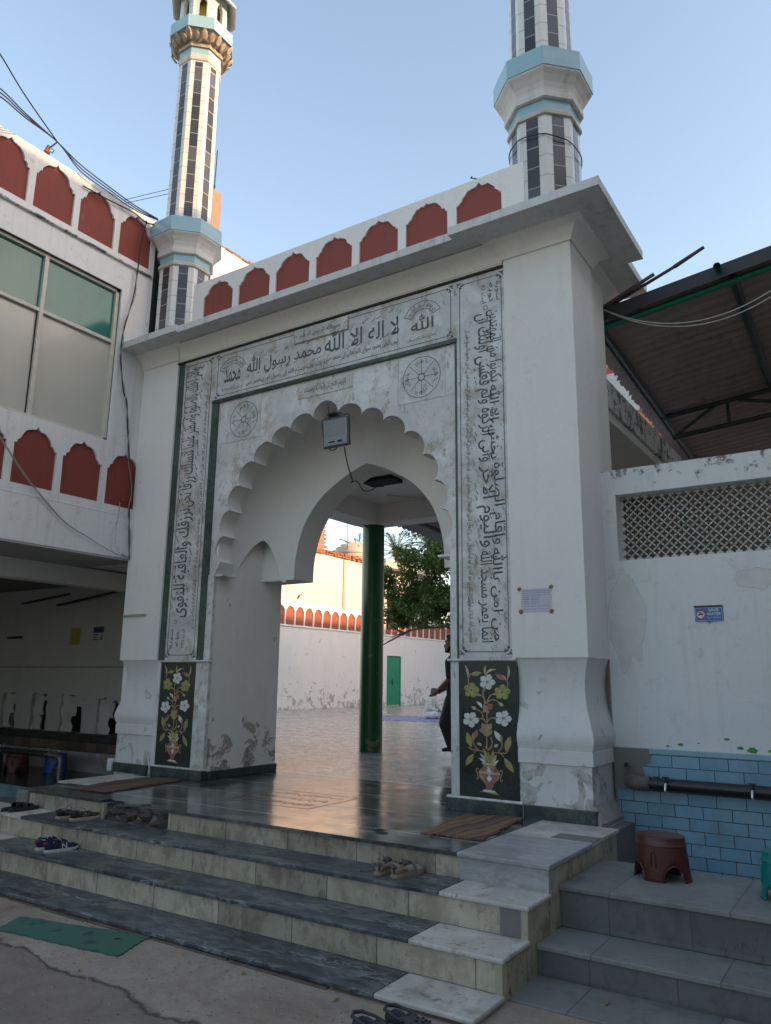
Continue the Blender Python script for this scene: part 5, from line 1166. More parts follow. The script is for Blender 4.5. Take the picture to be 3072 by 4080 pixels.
crown(rnd, [((-15.9,26.4,5.0),(1.5,1.3,1.25),1.3), ((-14.6,26.3,5.7),(1.6,1.4,1.6),1.5), ((-13.2,26.4,6.4),(1.8,1.5,1.7),1.2), ((-16.6,26.4,4.2),(.9,.9,.8),.7), ((-14.9,26.3,4.15),(1.7,1.2,.85),1.4), ((-16.2,26.3,3.95),(.9,.8,.55),.5), ((-17.0,26.3,5.2),(.6,.7,.8),.35), ((-16.0,26.4,6.3),(1.0,.9,.6),.45), ((-13.6,26.3,4.7),(1.2,1.2,1.3),1.0), ((-15.6,26.3,6.9),(1.0,.9,.9),.4), ((-14.2,26.3,7.6),(1.3,1.0,1.0),.6)], 4600, .17, .8, .0).build('crown', LEAF, tr)
# palms beyond
def palm(x, y, z, h, label, rnd, n=26, L=2.6):
    t = thing('palm_tree', label, 'tree', (x, y, 0), group='palms beyond the wall')
    MB().tube([(x,y,0),(x+.1,y,z*.5),(x,y,z)], [.22,.18,.14], 10).build('trunk', BARK, t, smooth=True)
    mb = MB()
    for k in range(n):
        a = 2*math.pi*k/n+rnd.uniform(-.2,.2); el = rnd.uniform(-.1,1.25); pts = []
        for s_ in range(9):
            u = s_/8; rr = L*u*math.cos(el)*(1-.15*u); zz = L*(u*math.sin(el)-.45*u*u)
            pts.append(Vector((x+rr*math.cos(a), y+rr*math.sin(a), z+zz)))
        mb.tube(pts, [.02]*8+[.006], 4)
        for i in range(1, 9):
            for w_ in range(4):
                q = pts[i-1].lerp(pts[i], w_/4); d = (pts[i]-pts[i-1]).normalized(); s2 = Vector((-math.sin(a), math.cos(a), 0))
                for sg_ in (-1, 1):
                    tip = q+d*.28+s2*sg_*.42*(1-i/11)+Vector((0,0,.12-.22*rnd.random())); mb.add([q-d*.018, q+d*.018, tip], [(0,1,2)])
    mb.build('fronds', PALM, t); return t
PALM = leafmat('palm_leaf', (.035,.075,.015), (.11,.16,.04))
rn = random.Random(4)
palm(-26.5, 37.5, 8.6, 0, 'palm whose fronds show between the brick tower and the water tank', rn)
palm(-26.3, 41.5, 9.4, 0, 'palm showing just left of the green column above the tank', rn, 24)
palm(-23.6, 41.0, 9.6, 0, 'large palm showing right of the green column', rn, 34, 3.0)
DRY = leafmat('rusty_foliage', (.10,.06,.035), (.17,.10,.07))
t2 = thing('far_tree', 'thin leaved tree with reddish twigs high beyond the courtyard corner', 'tree', (-21, 46, 0))
MB().tube([(-21,46,0),(-21,46,6),(-20.6,46,10)], [.3,.22,.1], 10).build('trunk', BARK, t2, smooth=True)
crown(rnd, [((-20.5,46,9.8),(2.6,2,2.6),1.0), ((-18.0,45,9.0),(2.2,2,2.6),1.0), ((-22.2,46,8.2),(1.4,1.5,1.6),.6), ((-17,44,6.5),(2.5,1.5,2.2),.8)], 1300, .34, .5).build('crown', LEAF, t2)
crown(rnd, [((-19.5,45.5,11.2),(2.8,2,1.6),1.0), ((-16.6,44,10.6),(1.8,2,1.8),.8)], 900, .30, .5).build('twigs', DRY, t2)
# building bits behind the gate
sb = thing('rear_building', 'white rear building with broken brick coping lit by low sun behind the gate', 'building', (-10.2, 12, 0))
MB().box(-12, -9.9, 8.92, 12.5, 5.0, 9.36).build('wall', wall, sb)
random.seed(9); q_ = MB()
y = 8.95
while y < 12.3:
    q_.box(-10.2, -9.88+random.uniform(-.02,.01), y, y+.2, 9.34, 9.38+random.choice((0,.02,.05))); y += .22
q_.build('broken_coping', plain('brown_brick_bits', (.25,.14,.07), .9, var=.4, sc=20, bump=.5), sb, bev=.01)
MB().box(-10.25, -9.92, 8.93, 9.24, 9.38, 10.45).build('stub_column', plaster('rough_brown_render', col=(.27,.19,.125), dirt=(.2,.13,.08), amount=.8, bump=1), sb, bev=.02)
MB().tube([(-10.0,9.1,10.4),(-9.98,9.1,11.35)], .012, 6).build('rebar', IRON, sb); MB().tube([(-10.15,9.0,10.42),(-10.14,9.0,10.62),(-9.97,9.1,10.55)], .01, 6).build('rebar', IRON, sb)
MB().box(-10.6, -10.25, 8.35, 8.75, 9.0, 9.55).build('rubble_stub', plain('blackened_stump', (.05,.045,.04), .95, var=.5, bump=1), sb, bev=.08)
ob = thing('orange_building', 'distant orange brick building with grey sheeting behind the canopy', 'building', (-9, 40, 0))
MB().box(-13.2, -4, 40, 46, 0, 19.6).build('wall', tilemat('orange_render', (.50,.18,.09), (.40,.30,.2), .8, .4, rough=.9, ms=.01), ob)
MB().box(-13.2, -4, 39.9, 39.98, 15.6, 18.0).build('sheeting', plain('grey_sheeting', (.35,.37,.38), .5, var=.2), ob)
MB().box(-13.2, -4, 39.85, 39.98, 18.0, 18.3).build('red_beam', plain('red_beam', (.30,.05,.03), .7), ob)
# unseen blocks added behind and beside the viewer to cut sky light
eb = thing('rear_sky_blocker', 'unseen cream block added behind the viewer to hold back low sky light', 'building', (-8, -11, -.66))
MB().box(-26, 7.9, -15, -11, -.66, 3.0).build('wall', CREAM, eb)
eb2 = thing('side_sky_blocker', 'unseen grey block added on the right to shade the washing place', 'building', (4, 0, -.66))
MB().box(2.5, 7.9, -8.9, 7.95, -.66, 9).build('wall', plaster('grey_render', col=(.42,.40,.38), dirt=(.2,.18,.16)), eb2)  # added block, height chosen to darken the right wall and landing

# ================================================================ CABLES
def cable(pts, r, name, label, grp=None, mat=CABLE, n=10):
    cv = []
    P_ = [Vector(p) for p in pts]
    for i in range(len(P_)-1):
        a, b, c, d = P_[max(i-1,0)], P_[i], P_[i+1], P_[min(i+2,len(P_)-1)]
        for k in range(n):
            t = k/n; cv.append(.5*((2*b)+(c-a)*t+(2*a-5*b+4*c-d)*t*t+(3*b-a-3*c+d)*t**3))
    cv.append(P_[-1]); return tag(MB().tube(cv, r, 6).build(name, mat), label, 'cable', grp)
def ux(px, py, ax, v):       # point on a world plane seen at a photograph position (used only to read off coordinates)
    d = r2*((px-1536)/FPX)+d2*((py-2040)/FPX)+fw; t = (v-(0,0,1.3)[ax])/d[ax]; return Vector((0,0,1.3))+d*t
knot = ux(229, 566, 0, -9.40)
for i, (dz, off, lb) in enumerate(((0,0,'upper strand of the thick cable bundle sweeping down to the minaret'), (-.03,.02,'middle strand of the thick cable bundle sweeping down to the minaret'), (-.06,.05,'lowest strand of the thick cable bundle sweeping down to the minaret'))):
    cable([ux(-60, 312+i*18, 0, -8.6), ux(15, 365+i*15, 0, -8.8), ux(100, 450+i*9, 0, -9.1), knot, ux(320, 655+i*13, 0, -9.4), ux(440, 748+i*11, 0, -9.4), ux(540, 820+i*9, 0, -9.35), ux(630, 873+i*2, 0, -9.3)], .009, 'overhead_cable', lb, 'bundled overhead cables')
cable([ux(-60, 130, 0, -8.4), ux(0, 215, 0, -8.6), ux(100, 380, 0, -9.0), knot], .010, 'overhead_cable', 'single thin overhead cable joining the bundle from the upper left')
cable([ux(330, 740, 0, -9.43), ux(440, 800, 0, -9.42), ux(530, 845, 0, -9.40), ux(580, 885, 0, -9.38), ux(640, 900, 0, -9.3)], .010, 'parapet_cable', 'thin dark cable lying along the broken parapet top')
kn = thing('cable_tie', 'rusty wire knot holding the cable bundle to the parapet', 'bracket', tuple(knot))
MB().tube([tuple(knot), tuple(ux(200, 588, 0, -9.42)), tuple(ux(192, 600, 0, -9.44))], .012, 6).build('wire', CABLE, kn)
MB().tube([tuple(ux(196, 583, 0, -9.44)), tuple(ux(182, 603, 0, -9.46)), tuple(ux(196, 610, 0, -9.46))], .03, 6).build('rusty_knot', plain('rust_orange', (.25,.08,.04), .9), kn)
MB().tube([tuple(ux(205, 592, 0, -9.42)), tuple(ux(216, 600, 0, -9.42)), tuple(ux(208, 610, 0, -9.42)), tuple(ux(200, 603, 0, -9.42))], .007, 6).build('wire_loop', CABLE, kn)
# cable running down the corner of the building
dn_ = [(585,880),(572,930),(560,985),(548,1080),(532,1180),(500,1290),(485,1360),(482,1440),(492,1560),(505,1600),(508,1700),(514,1800),(518,1950),(515,2040),(514,2140),(515,2230)]
cable([ux(x, y, 0, -9.40) for x, y in dn_], .011, 'down_cable', 'dark twisted cable running down the corner between building and gate')
cable([ux(x+(6 if i % 2 else -5), y, 0, -9.39) for i, (x, y) in enumerate(dn_[3:])], .007, 'down_cable', 'thinner grey strand twisted round the dark corner cable', mat=plain('grey_cable', (.22,.22,.22), .6))
for k, (o, lb) in enumerate(((0,'upper of two pale wires drooping across the lower white wall'), (9,'lower of two pale wires drooping across the lower white wall'))):
    cable([ux(-30, 1700+o, 0, -9.30), ux(5, 1745+o, 0, -9.35), ux(105, 1897+o, 0, -9.40), ux(190, 2003+o*.6, 0, -9.42), ux(262, 2082+o*.3, 0, -9.42), ux(350, 2140, 0, -9.42), ux(450, 2200, 0, -9.40), ux(515, 2226, 0, -9.38)], .006, 'drooping_wire', lb, mat=plain('grey_wire', (.30,.29,.27), .6))
tag(MB().tube([ux(480,1995,0,-9.42), ux(528,1995,0,-9.42)], .016, 8).build('pipe_stub', REDP), 'short red painted pipe stub at the end of the lower red panels', 'pipe')
for k, lb in enumerate(('left loop of thin wire hanging from the red pipe stub','right loop of thin wire hanging from the red pipe stub')):
    cable([ux(478,2000,0,-9.42), ux(472-k*2,2060,0,-9.42), ux(448+k*14,2120,0,-9.41), ux(440+k*22,2170,0,-9.41), ux(452+k*26,2205,0,-9.40)], .004, 'thin_wire', lb, mat=plain('pale_wire', (.40,.39,.37), .6))
tag(MB().tube([ux(485,2208,0,-9.42), ux(515,2226,0,-9.40)], .014, 8).build('conduit_end', plain('grey_conduit_end', (.3,.3,.3), .6)), 'grey conduit end where the wires enter beside the left pilaster', 'pipe')
for k, lb in enumerate(('upper of two faint wires beyond the left minaret','lower of two faint wires beyond the left minaret')):
    tag(MB().tube([ux(490,798+k*14,1,14), ux(680,752+k*18,1,14)], .010, 5).build('distant_wire', CABLE), lb, 'cable')
cable([ux(1140,0+1190,0,-9.3) if False else (-8.95,7.9,7.62), (-8.6,8.1,7.3), (-8.35,8.3,7.1)], .02, 'cable_stub', 'short black cable running behind the gate parapet by the left minaret')
# ================================================================ FLOODLIGHT
fl = thing('floodlight', 'grey square LED floodlight hanging under the tip of the scalloped arch', 'lamp', (-5.62, 7.42, 4.35))
TF = Matrix.Translation((-5.625, 7.40, 4.36)) @ Matrix.Rotation(R(6), 4, 'X')
HF = plain('floodlight_housing', (.07,.08,.085), .45, var=.1); GF = plain('floodlight_glass', (.30,.32,.33), .25, var=.05)
MB().box(-.205,.205,0,.045,-.185,.185).build('housing', HF, fl, bev=.012, T=TF)
MB().box(-.18,.18,-.006,.001,-.16,.168).build('lens', GF, fl, bev=.004, T=TF)
MB().box(-.18,.18,-.010,-.006,-.160,-.075).build('label_panel', plain('floodlight_panel', (.26,.29,.30), .4, var=.05), fl, bev=.003, T=TF)
dots = []
for i in range(15):
    for j in range(8): dots.append([(-.155+i*.0222+.006*math.cos(2*math.pi*k/6), -.035+j*.0255+.006*math.sin(2*math.pi*k/6)) for k in range(6)])
plate('led_grid', dots, .002, TF @ basis((0,-.006,0),(1,0,0),(0,0,1)), plain('led_dots', (.12,.13,.12), .3), fl)
plate('printed_mark', [rect(-.105,-.01,-.125,-.108), rect(.04,.105,-.132,-.104)], .002, TF @ basis((0,-.010,0),(1,0,0),(0,0,1)), DARK, fl)
MB().tube([(.21,.02,-.03),(.222,.02,.12),(.215,.02,.20),(.19,.02,.215),(-.19,.02,.215),(-.215,.02,.20),(-.222,.02,.12),(-.21,.02,-.03)], .008, 6).build('bracket', HF, fl, T=TF)
MB().tube([(-.13,.03,-.185),(-.10,.03,-.21),(-.07,.03,-.215),(-.03,.03,-.205),(0,.03,-.185)], .007, 6).build('cord_loop', CABLE, fl, T=TF)
random.seed(6); wm = MB()
for k in range(7):
    pts = [(-.10,.02,.22)]
    for j in range(6): pts.append((random.uniform(-.14,.10), random.uniform(-.02,.04), random.uniform(.20,.27)))
    wm.tube(pts, .0045, 5)
wm.build('tangled_wire', CABLE, fl, T=TF)
MB().tube([(-.11,.03,.20),(-.13,.05,.30),(-.19,.14,.42)], .009, 6).build('hanging_wire', plain('rusty_wire', (.10,.04,.03), .8), fl, T=TF)
pts = [ux(x, y, 1, yy_) for x, y, yy_ in ((1371,1780,7.42),(1385,1850,7.6),(1404,1915,7.9),(1400,1922,7.9),(1412,1917,8.0),(1425,1920,8.1),(1440,1945,8.3),(1455,1957,8.4),(1485,1951,8.6),(1500,1940,8.7),(1530,1938,8.8))]
cable(pts, .008, 'lamp_cord', 'loose black cord trailing from the floodlight to the inner arch', n=4)

# ================================================================ MATS
def matmesh(corners, z, nm, mat, label, cat, rag=.012, th=.012, nu=36, nv=24, wave=.006, sd=1):
    a, b, c, d = [Vector(p) for p in corners]; rn_ = random.Random(sd); top = []
    for i in range(nu+1):
        u = i/nu; row = []
        for j in range(nv+1):
            v = j/nv; p = (a.lerp(b, u)).lerp(d.lerp(c, u), v)
            if i in (0, nu) or j in (0, nv): p = p+Vector((rn_.uniform(-rag, rag), rn_.uniform(-rag, rag)))
            row.append((p.x, p.y, z+th+wave*mnoise.noise(Vector((p.x*5, p.y*5, sd)))+(wave*.6)*math.sin(p.x*9+p.y*6)))
        top.append(row)
    mb = MB(); W_ = nv+1
    for row in top: mb.v += row
    for row in top: mb.v += [(p[0], p[1], z+.001) for p in row]
    o_ = (nu+1)*W_
    for i in range(nu):
        for j in range(nv):
            q = i*W_+j; mb.f.append((q, q+W_, q+W_+1, q+1))
    for i in range(nu): mb.f += [(i*W_, o_+i*W_, o_+(i+1)*W_, (i+1)*W_), (i*W_+nv, (i+1)*W_+nv, o_+(i+1)*W_+nv, o_+i*W_+nv)]
    for j in range(nv): mb.f += [(j, j+1, o_+j+1, o_+j), (nu*W_+j, o_+nu*W_+j, o_+nu*W_+j+1, nu*W_+j+1)]
    return tag(mb.build(nm, mat, smooth=50), label, cat)
def rugmat(name, cols, ang, per, thread):
    m, nt, b = newmat(name); n = N(nt); vec = n.mp((1,1,1), rot=(0,0,ang)); sp = n.n('ShaderNodeSeparateXYZ'); n.l(vec, sp.inputs[0])
    t_ = n.math('FRACT', n.math('ADD', n.math('DIVIDE', sp.outputs[0], per), n.math('MULTIPLY', n.noise(6, 3), .04)))
    stops = []; k = len(cols)
    cr = n.n('ShaderNodeValToRGB'); n.l(t_, cr.inputs[0]); cr.color_ramp.interpolation = 'CONSTANT'
    while len(cr.color_ramp.elements) < k: cr.color_ramp.elements.new(.5)
    for e, (p, c) in zip(cr.color_ramp.elements, cols): e.position = p; e.color = (*c, 1)
    wv = n.math('GREATER_THAN', n.math('SINE', n.math('ADD', n.math('MULTIPLY', sp.outputs[1], thread), n.math('MULTIPLY', n.math('SINE', n.math('MULTIPLY', sp.outputs[0], 60)), 1.2))), .1)
    c = n.mix(n.math('MULTIPLY', wv, .5), cr.outputs[0], (.06,.035,.03)); c = n.mix(n.math('MULTIPLY', n.noise(30, 5), .3), c, (.2,.16,.12))
    n.l(c, b.inputs['Base Color']); b.inputs['Roughness'].default_value = .95
    n.bump(n.math('ADD', n.math('MULTIPLY', wv, .6), n.noise(80, 3)), .6, .004, b); return m
RUG1 = rugmat('striped_jute', [(0,(.30,.17,.07)),(.22,(.16,.09,.06)),(.30,(.30,.17,.07)),(.45,(.10,.035,.05)),(.62,(.17,.10,.06)),(.78,(.22,.14,.07)),(.9,(.12,.05,.05))], R(3), .36, 300)
RUG2 = rugmat('brown_jute', [(0,(.17,.10,.055)),(.35,(.12,.055,.04)),(.5,(.17,.09,.05)),(.62,(.10,.03,.03)),(.8,(.16,.10,.06))], R(-12), .5, 220)
matmesh([(-3.60,6.10),(-3.04,6.14),(-3.16,7.34),(-3.75,7.27)], .002, 'door_mat', RUG1, 'striped brown and maroon woven mat beside the right pier', 'mat', rag=.018, wave=.012, sd=3)
matmesh([(-8.30,5.95),(-7.70,5.99),(-7.85,7.28),(-8.48,7.20)], .004, 'door_mat', RUG2, 'thin dull brown woven mat in front of the left pier', 'mat', rag=.016, wave=.008, sd=5)
def gmat():
    m, nt, b = newmat('green_rubber_mat'); n = N(nt); x = n.xyz()
    c = n.mix(n.ramp(n.noise(7, 3, .5), [(.60, 0.0), (.66, 1.0)]), (.055,.16,.115), (.018,.085,.062))
    c = n.mix(n.math('MULTIPLY', n.noise(2, 6), .3), c, (.10,.16,.12))
    n.l(c, b.inputs['Base Color']); b.inputs['Roughness'].default_value = .8
    n.bump(n.math('ADD', n.math('SINE', n.math('MULTIPLY', n.math('ADD', x[0], x[1]), 420)), n.math('SINE', n.math('MULTIPLY', n.math('SUBTRACT', x[0], x[1]), 420))), .4, .004, b); return m
matmesh([(-6.14,3.86),(-4.88,4.02),(-5.04,4.43),(-6.30,4.16)], -.659, 'foot_mat', gmat(), 'green rubber mat lying on the street below the steps', 'mat', rag=.010, wave=.003, sd=7)

# ================================================================ SHOES
def shoe(kind, mats, local_parent, side):
    """toe towards +Y, length about .36, built round the origin"""
    s = .36/.30*1.0
    def q(*p): return tuple(v*s for v in p)
    t = local_parent
    up = [('e', q(0,-.095,.055), q(.033,.040,.040), 0), ('e', q(0,-.04,.045), q(.034,.06,.036), 0), ('e', q(.004*side,.02,.040), q(.040,.065,.034), 0), ('e', q(.006*side,.085,.032), q(.044,.062,.026), 0), ('e', q(.004*side,.125,.026), q(.034,.034,.020), 0)]
    if kind != 'low': up.append(('e', q(0,-.10,.075), q(.030,.032,.028), 0))
    me = remesh(up, .0075*s, 5, 'upper')
    bm = bmesh.new(); bm.from_mesh(me)
    for v in bm.verts:       # collar opening pressed into the top
        x, y, z = v.co/s
        d = math.hypot((y+.062)/.050, x/.026)
        if z > .050 and d < 1: v.co.z -= s*.040*(1-d**4)
        if z < .014: v.co.z = s*.014
    bm.to_mesh(me); bm.free()
    u = link('upper', me, mats[0], t, smooth=True); u.matrix_parent_inverse = Matrix.Identity(4)
    sole = []
    for z, k in ((0,.96),(.006,1.0),(.020,1.0),(.026,.97)):
        ring = []
        for (x, y) in ((0,-.138),(.024,-.130),(.034,-.10),(.034,-.05),(.036,.0),(.044,.05),(.046,.09),(.040,.125),(.022,.152),(0,.160),(-.022,.152),(-.040,.125),(-.044,.09),(-.041,.05),(-.034,0),(-.034,-.05),(-.034,-.10),(-.024,-.130)): ring.append(q(x*k+.003*side, y*k+.002, z+.010*max(0, (y-.10)/.06)))
        sole.append(ring)
    MB().loft(sole).build('sole', mats[1], t, smooth=50)
    # collar rim
    cr_ = [q(.026*math.cos(a), -.062+.052*math.sin(a), .083+(.012 if math.sin(a) < 0 else -.008*math.sin(a))) for a in [2*math.pi*k/20 for k in range(21)]]
    MB().tube(cr_, .005*s, 6).build('collar', mats[2], t, smooth=True)
    MB().tube([q(0,-.02,.078),q(0,.01,.079),q(0,.05,.066)], [.022*s,.020*s,.014*s], 8).build('tongue', mats[2], t, smooth=True)
    for k in range(4):
        y = -.004+k*.016; zz = .089-k*.005; MB().tube([q(-.020,y,zz-.016),q(-.008,y+.006,zz+.003),q(.008,y-.004,zz+.003),q(.020,y+.003,zz-.016)], .0028*s, 5).build('lace', mats[3], t, smooth=True)
    MB().tube([q(-.004,-.012,.093),q(-.022,-.02,.104),q(-.028,-.004,.090),q(0,-.01,.094),q(.022,-.024,.102),q(.028,-.006,.088)], .0026*s, 5).build('lace_bow', mats[3], t, smooth=True)
    MB().tube([q(-.026,-.118,.072),q(0,-.136,.074),q(.026,-.118,.072)], [.010*s,.012*s,.010*s], 8).build('heel_tab', mats[4], t, smooth=True)
def pair(label, kind, mats, spots, z, extra=None, cat='shoe', lb=('left', 'right')):
    for i, (x, y, rz) in enumerate(spots):
        t = thing(kind, label[i], cat, (x, y, z), rz=R(rz), local=True); shoe('low' if kind != 'trainer' else 'hi', mats, t, 1 if i == 0 else -1)
        if extra: extra(t, i)
NAVY = plain('navy_suede', (.012,.016,.055), .8, var=.2, sc=30); WS = plain('white_rubber', (.50,.50,.48), .5, var=.08); WL = plain('white_lace', (.55,.55,.52), .8); REDT = plain('red_heel', (.22,.012,.02), .7)
def nmark(t, i):
    # white letter on the outer side, facing the stairs
    for sx in (1,):
        tm = textmesh('N', .03); xs = [v.co.x for v in tm.vertices]; ys = [v.co.y for v in tm.vertices]
        tm.transform(Matrix.Diagonal((.052/(max(xs)-min(xs)), .048/(max(ys)-min(ys)), 1, 1)) @ Matrix.Translation((-min(xs), -min(ys), 0)))
        m = basis((.056, -.005, .032), (0,1,0), (-.20,.0,1)); tm.transform(m); o_ = link('letter_mark', tm, WL, t); o_.matrix_parent_inverse = Matrix.Identity(4)
pair(('navy sneaker with white N and red heel, nearer of its pair', 'navy sneaker with white laces, farther of its pair against the riser'), 'sneaker', (NAVY, WS, NAVY, WL, REDT), ((-7.16, 5.08, -8), (-7.34, 5.10, -4)), -.40, nmark)
BRN = plain('dark_brown_leather', (.035,.022,.016), .5, var=.2, sc=25); CRM = plain('cream_sole', (.38,.34,.23), .6); BLKL = plain('black_lace', (.012,.012,.012), .8)
def brown_extra(t, i):
    MB().loft([[(-.052,.075,.052),(.052,.075,.052),(.050,.11,.060),(-.050,.11,.060)],[(-.052,.12,.030),(.052,.12,.030),(.044,.15,.040),(-.044,.15,.040)]]).build('toe_cap', CRM, t, bev=.004) if False else None
    TC = plain('pale_toe', (.42,.38,.33), .6)
    me = remesh([('e', (.004,.115,.036), (.040,.052,.036), 0)], .008, 3, 'toe'); o_ = link('toe_panel', me, TC, t, smooth=True); o_.matrix_parent_inverse = Matrix.Identity(4)
    star = [];
    for k in range(8): r_ = (.030 if k % 2 == 0 else .009); star.append((-.01+r_*math.cos(math.pi*k/4)*1.5, .042+r_*math.sin(math.pi*k/4)))
    inn = [(p[0]*.8-.002, .042+(p[1]-.042)*.8) for p in star]
    o2 = plate('star_patch', [star, inn], .002, basis((.058,.0,.006),(0,1,0),(-.22,0,1)), CRM, t); o2.matrix_parent_inverse = Matrix.Identity(4)
pair(('dark brown shoe with cream sole and pale toe, right one of its pair', 'dark brown shoe with cream sole, left one of its pair behind its mate'), 'casual_shoe', (BRN, CRM, plain('cream_lining', (.36,.34,.30), .9), BLKL, BRN), ((-7.42, 5.52, -6), (-7.63, 5.50, -2)), -.19, brown_extra)
TRN = plain('beige_trainer_mesh', (.33,.28,.22), .85, var=.25, sc=30); GRYT = plain('grey_trainer_trim', (.12,.11,.095), .85, var=.2)
def tr_extra(t, i):
    MB().tube([(.015,-.155,.05),(.016,-.168,.085),(.012,-.165,.115)], .008, 6).build('pull_tab', GRYT, t, smooth=True)
    MB().tube([(.045,-.08,.062),(.052,-.045,.058)], [.010,.007], 6).build('red_patch', plain('red_patch', (.35,.07,.04), .4), t)
    pts = [(.02,.03,.10),(.055,.05,.07),(.075,.04,.02),(.085,.02,.006)] if i == 0 else [(-.02,.0,.10),(-.06,-.03,.07),(-.09,-.07,.02),(-.14,-.09,.006),(-.20,-.08,.006)]
    MB().tube(pts, .005, 6).build('loose_lace', GRYT, t, smooth=True)
pair(('worn beige trainer with red patch, right one of the pair on the upper step', 'worn beige trainer with lace trailing left, left one of its pair'), 'trainer', (TRN, plain('tan_sole', (.32,.24,.17), .7), GRYT, GRYT, GRYT), ((-3.37, 5.50, -12), (-3.55, 5.50, 4)), -.19, tr_extra)
# black sandals
BS = plain('black_sandal', (.014,.014,.016), .5, var=.2)
for i, (x, y, rz, lb) in enumerate(((-8.44,5.47,-3,'black strapped sandal nearer the step edge on white marble'), (-8.57,5.46,2,'black strapped sandal behind its mate at the far left'))):
    t = thing('sandal', lb, 'sandal', (x, y, -.19), rz=R(rz), local=True)
    ring = [(.05*math.cos(a)*(1+.15*math.sin(a)), .185*math.sin(a)) for a in [2*math.pi*k/24 for k in range(24)]]
    MB().loft([[(p[0]*k, p[1]*k, z) for p in ring] for z, k in ((0,.97),(.006,1),(.030,1),(.036,.96))]).build('sole', BS, t, smooth=50)
    for y0, y1, h in ((-.03,.03,.075),(.055,.10,.062)):
        rings = []
        for k in range(9):
            a = math.pi*k/8; rings.append([(.054*math.cos(a), y0, .028+h*math.sin(a)*.8), (.054*math.cos(a), y1, .026+h*math.sin(a)*.72), (.049*math.cos(a), y1, .022+h*math.sin(a)*.68), (.049*math.cos(a), y0, .024+h*math.sin(a)*.76)])
        sp_ = MB().loft(rings).build('strap', BS, t, smooth=50)
    MB().box(.012,.034,-.012,.012,.082,.088).build('buckle', CHROME, t, bev=.002)
# grey clogs at the bottom
CL = plain('slate_rubber_clog', (.045,.05,.058), .6, var=.12)
for i, (x, y, rz, lb) in enumerate(((-2.52,4.16,-102,'dark grey rubber clog with round holes at the foot of the steps'), (-2.62,3.99,-96,'dark grey rubber clog partly out of the picture below its mate'))):
    t = thing('clog', lb, 'clog', (x, y, -.66), rz=R(rz), local=True); t.scale = (1.1, 1.1, 1.1)
    me = remesh([('e', (0,-.10,.05), (.052,.07,.045), 0), ('e', (0,-.02,.055), (.052,.08,.050), 0), ('e', (.0,.07,.052), (.060,.08,.046), 0), ('e', (.0,.12,.042), (.052,.055,.035), 0)], .008, 5, 'clog')
    bm = bmesh.new(); bm.from_mesh(me)
    for v in bm.verts:
        d = math.hypot((v.co.y+.075)/.088, v.co.x/.040)
        if v.co.z > .045 and d < 1: v.co.z -= .062*(1-d**5)
        if v.co.z < .006: v.co.z = .006
    bm.to_mesh(me); bm.free(); o_ = link('body', me, CL, t, smooth=True); o_.matrix_parent_inverse = Matrix.Identity(4)
    MB().tube([(.052,-.0,.075),(.055,-.07,.085),(.04,-.145,.092),(0,-.168,.095),(-.04,-.145,.092),(-.055,-.07,.085),(-.052,0,.075)], [.007,.008,.010,.011,.010,.008,.007], 8).build('heel_strap', CL, t, smooth=True)
    for (hx, hy) in ((0,.055),(.026,.07),(-.026,.07),(.013,.10),(-.013,.10),(.036,.105),(-.036,.105),(0,.135)):
        hz = .052+.046*math.sqrt(max(0, 1-(hx/.062)**2-((hy-.07)/.085)**2))
        MB().lathe([(.007,-.004),(.007,.0025)], (hx, hy, hz), 10).build('vent_hole', DARK, t)

